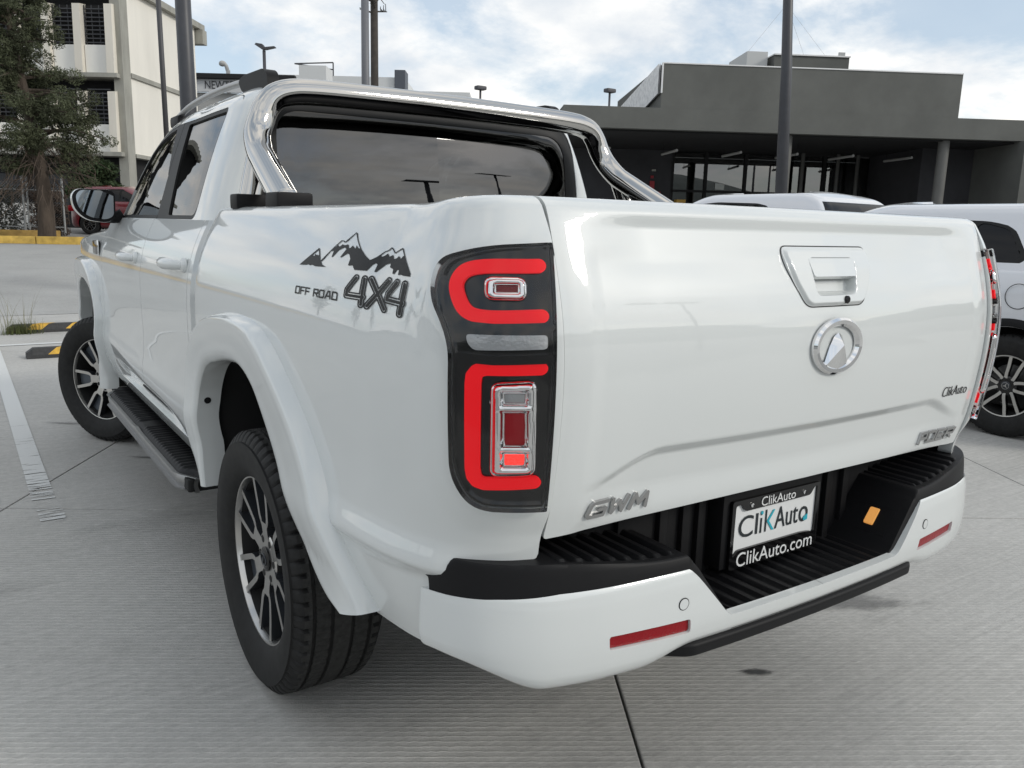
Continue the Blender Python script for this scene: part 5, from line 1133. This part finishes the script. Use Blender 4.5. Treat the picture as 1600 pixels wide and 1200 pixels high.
FB(LB).bx(.2, 14, -.35, .6, FZ[3]+.02, FZ[3]+.3).mk('roof_edge', CONCC, off)
for fl in (1, 2):
    z0, z1 = FZ[fl], FZ[fl+1]
    FB(LB).bx(.05, 14, -.42, .55, z0-.13, z0+.02).mk('floor_slab', CONCC, off)
    for k in range(8):
        u = .42+k*1.18 if fl == 2 else .48+k*1.16
        b = FB(LB); P_ = [(u, -.40, z0+.02), (u, -.34, z1-.62), (u, .10, z1-.55), (u, .10, z0+.02)]
        v = [LB(*p) for p in P_]+[LB(p[0]-.28, p[1], p[2]) for p in P_]; b.add(v, [(0, 1, 2, 3), (7, 6, 5, 4), (0, 4, 5, 1), (1, 5, 6, 2), (2, 6, 7, 3), (3, 7, 4, 0)]); b.mk('fin', CREAM, off)
        FB(LB).bx(u+.005, u+.875, -.20, -.14, z0+.03, z0+1.02).mk('spandrel_panel', WHITEW, off)
        win = FB(LB).bx(u+.005, u+.875, .04, .08, z0+1.02, z1-.60).mk('window', BLK, off)
        b = FB(LB)
        for q in range(9): b.bx(u+.01, u+.87, -.12, -.05, z0+1.10+q*.145, z0+1.135+q*.145)
        for uu in (.02, .30, .58, .85): b.bx(u+uu, u+uu+.02, -.11, -.07, z0+1.03, z1-.62)
        o = b.mk('louvre', mat('louvre_grey', (.05, .052, .058), .5), off); o['kind'] = 'stuff'
b = FB(LB); b.bx(.35, 14, .35, .5, .6, 3.55); b.mk('ground_floor_wall', BLK, off)
for k in range(7): FB(LB).bx(.9+k*1.7, 2.2+k*1.7, .27, .345, 1.5, 2.9).mk('ground_window', mat('ground_louvre', (.03, .032, .036), .5), off)
FB(LB).bx(-.3, .45, -.2, .3, .6, 1.62).mk('plinth', WHITEW, off)
b = FB(LB); b.tb([(1.15, -.25, .7), (1.12, -.25, 2.4), (1.2, -.25, 3.6)], .04, 8); b.mk('drain_pipe', WTRIM, off)
b = FB(LB); b.tb([(.85+.28*math.cos(t), -.3, 3.0+.26*math.sin(t)) for t in np.linspace(0, 12, 40)], .02, 6); b.mk('cable_coil', BLK, off)
lw = FB(LB).bx(1.6, 14, -3.6, -3.45, .7, 1.75); o = lw.build('garden_wall', WHITEW); tag(o, 'low white wall behind the chain-link fence and tree', 'wall')
# ---- low building with a sign, far roofs and lamps in the middle
def P2(px_dist): return px_dist
Fm = Frame((16.53*.7-.3, 66.62*.7), (.825, -.565), (.565, .825))
FARW = mat('far_white', (.62, .63, .63), .8); FARG = mat('far_grey', (.42, .42, .41), .8)
sb = thing_at('sign_building', Fm(0, 1, .9), 'far low building with a grey lettered sign band under a black beam', 'building')
FB(Fm).bx(-4.5, 6.0, 0, 8, .9, 8.15).mk('wall', FARG, sb); FB(Fm).bx(-4.5, 4.2, -.25, -.05, 8.16, 8.82).mk('sign_band', mat('sign_grey', (.62, .63, .64), .6), sb); FB(Fm).bx(-4.5, 4.2, -.5, -.1, 8.84, 9.08).mk('beam', SOFF, sb)
for tx_, uu, ww, mt_ in (('AL', -1.72, .52, mat('sign_white', (.75, .75, .75), .5)), ('NEWTE', .05, 1.55, mat('sign_ink', (.05, .05, .055), .5))):
    o = text_fit('sign_lettering', tx_, ww, .40, lambda a_, b_, c_: Fm(uu+a_, -.26-c_, 8.52+b_), mt_, None, .02); o.parent = sb; o.matrix_parent_inverse = Matrix.Translation(sb.location).inverted()
Fw = Frame((36.97, 80.33), (.825, -.565), (.565, .825))
wbld = thing_at('white_building', Fw(0, 0, .9), 'far white building whose roof line shows above the sport bar', 'building')
FB(Fw).bx(-12, 2.2, 0, 12, .9, 16.3).mk('wall', FARW, wbld); FB(Fw).bx(1.2, 2.3, -.3, 2, 15.2, 17.0).mk('roof_tank', mat('far_slate', (.08, .09, .11), .6), wbld)
b = FB(Fw)
for p_ in (((-5.2, 0, 16.3), (-5.2, 0, 17.6)), ((-5.2, 0, 17.6), (-9.2, 0, 17.4)), ((-9.2, 0, 17.4), (-5.2, 0, 16.9))): b.tb(list(p_), .07, 6)
b.mk('roof_truss', mat('far_steel', (.06, .06, .065), .6), wbld)
Fx = Frame((24.65, 69.26), (.825, -.565), (.565, .825))
o = FB(Fx).bx(-.7, 1.6, 0, 2.5, 10.5, 14.4); o = o.build('roof_room', FARW); tag(o, 'small pale roof room standing left of the twin poles', 'building')
b = FB(Fw); b.bx(2.2, 9, 0, 8, .9, 15.0); o = b.mk('roof_block', FARW, wbld)
# ---- poles and lamps
def post(name, label, cat, pts, r, mt, group=None):
    base = pts[0]; t = thing_at(name, base, label, cat, group); m = MB(); m.tube(pts, r, 18); o = m.build('pole', mt, None, True, None); o.parent = t; o.matrix_parent_inverse = Matrix.Translation(Vector(base)).inverted(); return t
def sub(t, m, name, mt, smooth=True): o = m.build(name, mt, None, smooth, 40); o.parent = t; o.matrix_parent_inverse = Matrix.Translation(t.location).inverted(); return o
t = post('lamp_post', 'thick dark grey lamp post rising behind the roof rail', 'lamp post', [(1.62, 12.60, .02), (1.62, 12.60, 3.2), (1.60, 12.62, 7.5)], [.125, .118, .105], POLE)
m = MB(); m.box((1.64, 12.44, 2.0), (1.76, 12.52, 2.6), .02); sub(t, m, 'control_box', POLE)
m = MB(); m.box((.8, 12.3, 7.5), (2.1, 13.0, 7.6), .04); sub(t, m, 'lamp_head', POLE)
t = post('flag_pole', 'thin dark pole in front of the cream office side wall', 'pole', [(4.58, 28.3, .8), (4.50, 28.3, 11)], [.085, .075], mat('thin_pole', (.055, .055, .06), .5))
m = MB(); m.lathe([(0, 0), (0, .11), (.08, .10), (.12, 0)], 12, 'z', (4.50, 28.3, 11)); sub(t, m, 'finial', MATS['thin_pole'])
t = post('street_lamp', 'far street lamp with a flat twin head above the roof rail', 'street lamp', [(16.44*.8, 56.23*.8-.2, .9), (16.44*.8, 56.23*.8-.2, 10.3)], [.10, .085], mat('far_pole', (.07, .07, .08), .6))
c_ = np.array((16.44*.8, 56.23*.8-.2, 10.45)); rr = np.array((.825, -.565, 0)); m = MB()
m.prism([(-.45, .12), (-.38, .20), (-.05, .16), (.05, .0), (.60, .06), (.62, .02), (.10, -.10), (-.10, -.10)], -.18, .18, lambda p: tuple(c_+rr*p[0]+np.array((0, 0, p[1]))+np.array((.565, .825, 0))*p[2])); sub(t, m, 'lamp_head', MATS['far_pole'], False)
c_ = np.array((13.09*.9, 52.01*.9, 0)); t = post('street_lamp', 'old hooded lamp on a short grey post above the sign band', 'street lamp', [(c_[0], c_[1], .9), (c_[0], c_[1], 9.4)], [.13, .11], FARG)
m = MB(); m.tube(crom([c_+np.array((0, 0, 9.3)), c_+np.array((-.05, 0, 9.7))+rr*-.1, c_+np.array((0, 0, 9.75))+rr*-.45], 5), [.10]*6+[.14, .16, .16, .14, .10], 10); sub(t, m, 'lamp_head', FARG)
t = post('lamp_post', 'grey steel pole standing just left of the leafless tower', 'pole', [(14.80, 35.42, .94), (14.80, 35.42, 13.5)], [.20, .17], mat('steel_pole', (.14, .145, .16), .5))
m = MB(); m.box((14.2, 35.2, 13.5), (15.4, 35.7, 13.6), .03); sub(t, m, 'lamp_head', MATS['steel_pole'])
BRN = mat('brown_tower', (.045, .038, .032), .8, noise=(3, .3))
t = post('tree_tower', 'dark brown antenna tower made like a tree, with bare stub branches', 'antenna tower', [(21.45, 48.85, .94), (21.45, 48.85, 17.5)], [.27, .22], BRN)
r_ = np.random.default_rng(5); 
for k in range(16):
    z = 14.2+r_.uniform(0, 2.6); a_ = r_.uniform(0, 6.28); L_ = r_.uniform(.7, 1.35); d_ = np.array((math.cos(a_), math.sin(a_), .18)); p0 = np.array((21.45, 48.85, z)); m = MB()
    m.tube([p0, p0+d_*L_*.5, p0+d_*L_], [.06, .045, .03], 6)
    for q in range(7):
        b_ = p0+d_*L_*r_.uniform(.35, 1); m.tube([b_, b_+r_.normal(0, .16, 3)], [.03, .02], 5)
    sub(t, m, 'branch', BRN)
for px_, lab in (((35.31, 58.5), 'small far lamp head seen above the middle of the sport bar'), ((43.84, 52.28), 'small far lamp head left of the showroom mesh screen')):
    t = post('street_lamp', lab, 'street lamp', [(px_[0], px_[1], .9), (px_[0], px_[1], 12.3)], .09, MATS['far_pole']); m = MB(); m.box((px_[0]-.45, px_[1]-.3, 12.3), (px_[0]+.45, px_[1]+.3, 12.62), .1); sub(t, m, 'lamp_head', MATS['far_pole'])
# ---- kerbed island, fence, tree, shrubs
FI_ = Frame((-.2, 24.3), (.985, -.17), (.17, .985)); SOIL = mat('dry_soil', (.16, .13, .10), .95, noise=(3, .4), bump=(20, 1, .03)); YEL = mat('yellow_kerb_paint', (.50, .33, .07), .7, noise=(5, .35)); 
isl = FB(FI_).bx(-14, 12, .22, 9, .4, .74).build('planter_soil', SOIL); tag(isl, kind='structure')
for k in range(9):
    u = -14+k*2.9; o = FB(FI_).bx(u, u+2.885, 0, .21, .35, .80, .02).build('kerb_stone', YEL, None, True, 40); tag(o, 'yellow painted kerb stone, %s from the left end of the planted island' % ('first second third fourth fifth sixth seventh eighth ninth'.split()[k]), 'kerb', 'yellow kerb stones')
o = FB(FI_).bx(-14, .9, 2.35, 2.5, .6, .92, .02).build('planter_edge', mat('ochre_edge', (.42, .27, .08), .8, noise=(4, .3)), None, True, 40); tag(o, 'thin ochre edging strip behind the yellow kerb at the foot of the tree', 'edging')
fz = .85
fen = thing_at('chain_link_fence', FI_(-3, 2.9, fz), 'galvanised chain-link fence with steel posts beside the tree', 'fence')
GALV = MATS['galvanised']
for u in (-5.3, -2.6, -.02, .09, 1.0): FB(FI_).tb([(u, 2.9, fz), (u, 2.9, fz+1.62)], .03, 8).mk('post', GALV, fen)
for z in (.16, 1.22): FB(FI_).tb([(-8, 2.9, fz+z), (1.0, 2.9, fz+z)], .018, 6).mk('rail', GALV, fen)
b = FB(FI_); p_ = .075
for k in range(int(10/p_)):
    for sg in (-1, 1):
        u = -9+k*p_; L_ = min(1.35, 1.0-u) if sg > 0 else 1.35; b.tb([(u, 2.9, fz+.1), (u+sg*L_, 2.9, fz+.1+L_)], .0025, 3)
o = b.mk('wire_mesh', GALV, fen); o['kind'] = 'stuff'
def leafcloud(centers, n, size, seed, elong=1.0, droop=0):
    """Leaf-sized faces spread through the given clumps (x, y, z, radius)."""
    r = np.random.default_rng(seed); C_ = np.array(centers, float); wts = C_[:, 3]**2; idx = r.choice(len(C_), n, p=wts/wts.sum())
    d = r.normal(0, 1, (n, 3)); d /= np.linalg.norm(d, axis=1)[:, None]; rad = C_[idx, 3]*r.uniform(.25, 1, n)**.5
    p = C_[idx, :3]+d*rad[:, None]*np.array([1, 1, .72]); a = r.normal(0, 1, (n, 3))+d*.6+np.array([0, 0, -droop]); a /= np.linalg.norm(a, axis=1)[:, None]
    b_ = np.cross(a, r.normal(0, 1, (n, 3))); b_ /= np.linalg.norm(b_, axis=1)[:, None]; s = size*r.uniform(.5, 1.3, n)[:, None]
    V = np.stack([p-a*s*elong*.5, p+b_*s*.22, p+a*s*elong*.5, p-b_*s*.22], 1).reshape(-1, 3); return V, [(4*i, 4*i+1, 4*i+2, 4*i+3) for i in range(n)]
NEED = mat('juniper_green', (.062, .072, .036), .85, noise=(1.4, .5)); BARK = mat('bark', (.075, .058, .045), .95, noise=(8, .35, (1, 1, .2)), bump=(14, 1, .03, (1, 1, .2))); TWIG = mat('dead_twigs', (.10, .075, .058), .95); IVY = mat('dusty_ivy', (.075, .078, .058), .9, noise=(2, .5)); FERN = mat('bush_green', (.035, .06, .022), .85, noise=(2, .5))
tb_ = np.array((.62, 25.0, .72)); tree = thing_at('juniper_tree', tb_, 'ragged dark juniper tree in front of the cream office block', 'tree')
r_ = np.random.default_rng(21); tp = crom([tb_, tb_+(.03, 0, 1.0), tb_+(-.05, .05, 2.2), tb_+(-.25, 0, 3.8), tb_+(-.45, .05, 5.4), tb_+(-.55, 0, 7.6)], 6); m = MB(); m.tube(tp, np.linspace(.23, .04, len(tp)), 12); sub(tree, m, 'trunk', BARK)
cl = []
for k in range(92):
    hz = r_.uniform(1.7, 7.3); p0 = np.array([np.interp(hz+.72, tp[:, 2], tp[:, i]) for i in (0, 1)]+[hz+.72]); a_ = r_.uniform(0, 6.28); ln = (1.75-.19*(hz-1.7))*r_.uniform(.55, 1.1); dr = np.array((math.cos(a_), math.sin(a_), r_.uniform(-.1, .35)))
    p1, p2 = p0+dr*ln*.5+(0, 0, .08), p0+dr*ln+(0, 0, -.05)
    m = MB(); m.tube(crom([p0, p1, p2], 4), np.linspace(.05, .012, 9), 6); sub(tree, m, 'limb', BARK)
    for q in np.linspace(.4, 1.05, 4): cl.append((*(p0+dr*ln*q+r_.normal(0, .12, 3)), r_.uniform(.12, .34)))
for (x_, z_, ln_) in ((1.55, 3.30, 1.5), (1.35, 2.9, 1.2), (1.75, 3.05, .9)):   # the long ragged limb to the right
    p0 = np.array((.6, 25, z_-.25+.5)); p2 = np.array((.6+ln_*1.05, 25-.5*ln_, z_+.1)); m = MB(); m.tube(crom([p0, (p0+p2)/2+(0, 0, .15), p2], 5), np.linspace(.045, .01, 11), 6); sub(tree, m, 'limb', BARK)
    for q in np.linspace(.45, 1, 5): cl.append((*(p0+(p2-p0)*q+r_.normal(0, .09, 3)), r_.uniform(.14, .28)))
V, Fc = leafcloud(cl, 76000, .056, 9, 1.7, .25); o = mesh_obj('crown', V, Fc, NEED, None, False); o.parent = tree; o.matrix_parent_inverse = Matrix.Translation(tree.location).inverted()
m = MB()
for k in range(260):
    hz = r_.uniform(1.2, 2.6); a_ = r_.uniform(0, 6.28); p0 = tb_+np.array((math.cos(a_)*r_.uniform(0, 1.3), math.sin(a_)*r_.uniform(0, .9), hz)); L_ = r_.uniform(.3, .95); d_ = np.array((math.cos(a_)*.5, math.sin(a_)*.5, -r_.uniform(.2, 1))); m.tube([p0, p0+d_*L_*.5+r_.normal(0, .07, 3), p0+d_*L_+r_.normal(0, .14, 3)], [.011, .008, .004], 4)
o = sub(tree, m, 'dead_twigs', TWIG, False); o['kind'] = 'stuff'
def shrub(name, label, c, blobs, n, size, mt, seed, cat='shrub', stems=6):
    t = thing_at(name, c, label, cat); c = np.array(c); V, Fc = leafcloud([(*(c+np.array(b_[:3])), b_[3]) for b_ in blobs], n, size, seed, 1.3); o = mesh_obj('foliage', V, Fc, mt, None, False); o.parent = t; o.matrix_parent_inverse = Matrix.Translation(Vector(c)).inverted()
    r = np.random.default_rng(seed)
    for k in range(stems):
        b_ = blobs[k % len(blobs)]; m = MB(); e_ = c+np.array(b_[:3]); m.tube(crom([c+np.array((b_[0]*.3, b_[1]*.3, 0)), (c+e_)/2+r.normal(0, .08, 3), e_], 4), np.linspace(.022, .008, 9), 5); sub(t, m, 'stem', TWIG)
    return t
B0 = np.array(FI_(0, 3.05, .8))
r_ = np.random.default_rng(4)
shrub('ivy', 'dusty grey ivy covering the fence left of the tree trunk', FI_(-.7, 3.05, .8), [(x, 0.03*x, z, .30) for x in np.linspace(-.55, .45, 5) for z in (.2, .55, .9, 1.2)], 5200, .075, IVY, 31)
shrub('ivy', 'dusty ivy on the fence at the left picture edge', FI_(-2.6, 3.05, .8), [(x, 0.03*x, z, .30) for x in np.linspace(-.9, .7, 6) for z in (.1, .4, .6)], 4200, .075, IVY, 32)
shrub('ivy', 'low ivy on the fence between the trunk and the red car', FI_(.55, 3.05, .8), [(x, 0.0, z, .24) for x in np.linspace(-.30, .35, 4) for z in (.1, .4, .75, 1.1)], 5200, .07, mat('brown_ivy', (.085, .062, .05), .9, noise=(2, .4)), 33)
shrub('palm_bush', 'dark green bush growing against the office block, above the red car', (2.55, 29.3, .94), [(x, y, z, .48) for x, y, z in ((0, 0, .8), (.3, 0, 1.3), (-.2, .1, 1.7), (.2, 0, 1.9), (.5, -.1, 1.0), (-.5, 0, 1.2))], 6000, .14, FERN, 34)
# ---- what stands to the left and behind, outside the frame, and shows in paint, glass and mirror
for k, (x, y, a, s) in enumerate(((-4.6, 25.6, 1.1, .95), (-9.3, 26.4, 2.3, 1.1), (-14.5, 27.2, .4, 1.0))):
    c = copy_tree(tree); c.location = (x, y, .75); c.rotation_euler = (0, 0, a); c.scale = (s, s, s); c['label'] = ('juniper tree on the island, first to the left of the picture', 'juniper tree on the island, second to the left of the picture', 'juniper tree on the island, third to the left of the picture')[k]; c['group'] = 'juniper trees on the island'
for k, (x, y, h) in enumerate(((12.85, -23.0, 6.9), (13.1, -16.1, 6.7))):
    t = post('lamp_post', ('tall lamp post behind the camera, mirrored low in the rear window', 'tall lamp post behind the camera, mirrored at the rear window corner')[k], 'lamp post', [(x, y, -.03), (x, y, h)], [.11, .07], POLE)
    m = MB(); m.box((x-.9, y-.25, h), (x+.9, y+.25, h+.10), .04); sub(t, m, 'lamp_head', POLE)
r_ = np.random.default_rng(2); m = MB(); n = 60; A_ = np.linspace(R(95), R(265), n); hh = 55+22*np.sin(A_*5.3)+14*np.sin(A_*13+1); v = []
for a_, h_ in zip(A_, hh):
    for rr_, zz_ in ((560, -2), (680, h_*.75), (760, h_), (1000, -2)): v.append((rr_*math.sin(a_), rr_*math.cos(a_), zz_))
m.add(v, [(4*i+j, 4*i+4+j, 4*i+5+j, 4*i+1+j) for i in range(n-1) for j in range(3)]); tag(m.build('hills', mat('far_hill', (.10, .115, .11), .95, noise=(.02, .3)), None, True, None), kind='structure')

# ---- oil spots and scuffs on the concrete: thin films with their own ragged outline
def stain_mat(name, col, lo, hi, sc, al=.75):
    m = bpy.data.materials.new(name); m.use_nodes = True; nt = m.node_tree; L = nt.links; b = nt.nodes['Principled BSDF']; b.inputs['Base Color'].default_value = (*col, 1); b.inputs['Roughness'].default_value = .6
    tc_ = nt.nodes.new('ShaderNodeTexCoord'); g = nt.nodes.new('ShaderNodeTexGradient'); g.gradient_type = 'SPHERICAL'; L.new(tc_.outputs['Object'], g.inputs[0])
    n = nt.nodes.new('ShaderNodeTexNoise'); n.inputs['Scale'].default_value = sc; n.inputs['Detail'].default_value = 8; n.inputs['Roughness'].default_value = .7; L.new(tc_.outputs['Object'], n.inputs['Vector'])
    a = nt.nodes.new('ShaderNodeMath'); a.operation = 'MULTIPLY_ADD'; L.new(n.outputs['Fac'], a.inputs[0]); a.inputs[1].default_value = 1.5 if al < .7 else .9; L.new(g.outputs['Fac'], a.inputs[2])
    r = nt.nodes.new('ShaderNodeMapRange'); r.inputs[1].default_value = lo; r.inputs[2].default_value = hi; r.inputs[4].default_value = al; L.new(a.outputs[0], r.inputs[0])
    mx_ = nt.nodes.new('ShaderNodeMixShader'); t = nt.nodes.new('ShaderNodeBsdfTransparent'); L.new(r.outputs[0], mx_.inputs[0]); L.new(t.outputs[0], mx_.inputs[1]); L.new(b.outputs[0], mx_.inputs[2]); L.new(mx_.outputs[0], nt.nodes['Material Output'].inputs[0]); return m
STN = stain_mat('oil_stain', (.035, .035, .034), .80, 1.15, 3.0); SCF = stain_mat('scuff_mark', (.10, .10, .10), 1.22, 1.55, 2.2, .42)
for k, (x, y, sx_, sy_, a_, mt_) in enumerate(((.43, .485, .09, .035, -.55, STN), (-1.02, 5.0, .30, .07, -.6, SCF), (-.72, 3.9, .25, .06, -.6, SCF), (-1.6, 4.9, .35, .08, -.5, SCF), (1.15, .62, .45, .16, -.5, SCF), (1.9, .95, .5, .12, -.4, SCF), (2.3, .2, .03, .02, 0, STN), (1.55, -.02, .025, .015, .5, STN), (-.55, 1.9, .5, .2, -.55, SCF), (2.9, 1.75, .5, .09, -.3, SCF), (-1.9, 2.4, .4, .1, -.6, SCF))):
    m = MB(); m.add([(-1, -1, 0), (1, -1, 0), (1, 1, 0), (-1, 1, 0)], [(0, 1, 2, 3)]); o = m.build('stain', mt_); o.location = (x, y, .003+.0003*k); o.scale = (sx_, sy_, 1); o.rotation_euler = (0, 0, a_); tag(o, kind='structure')
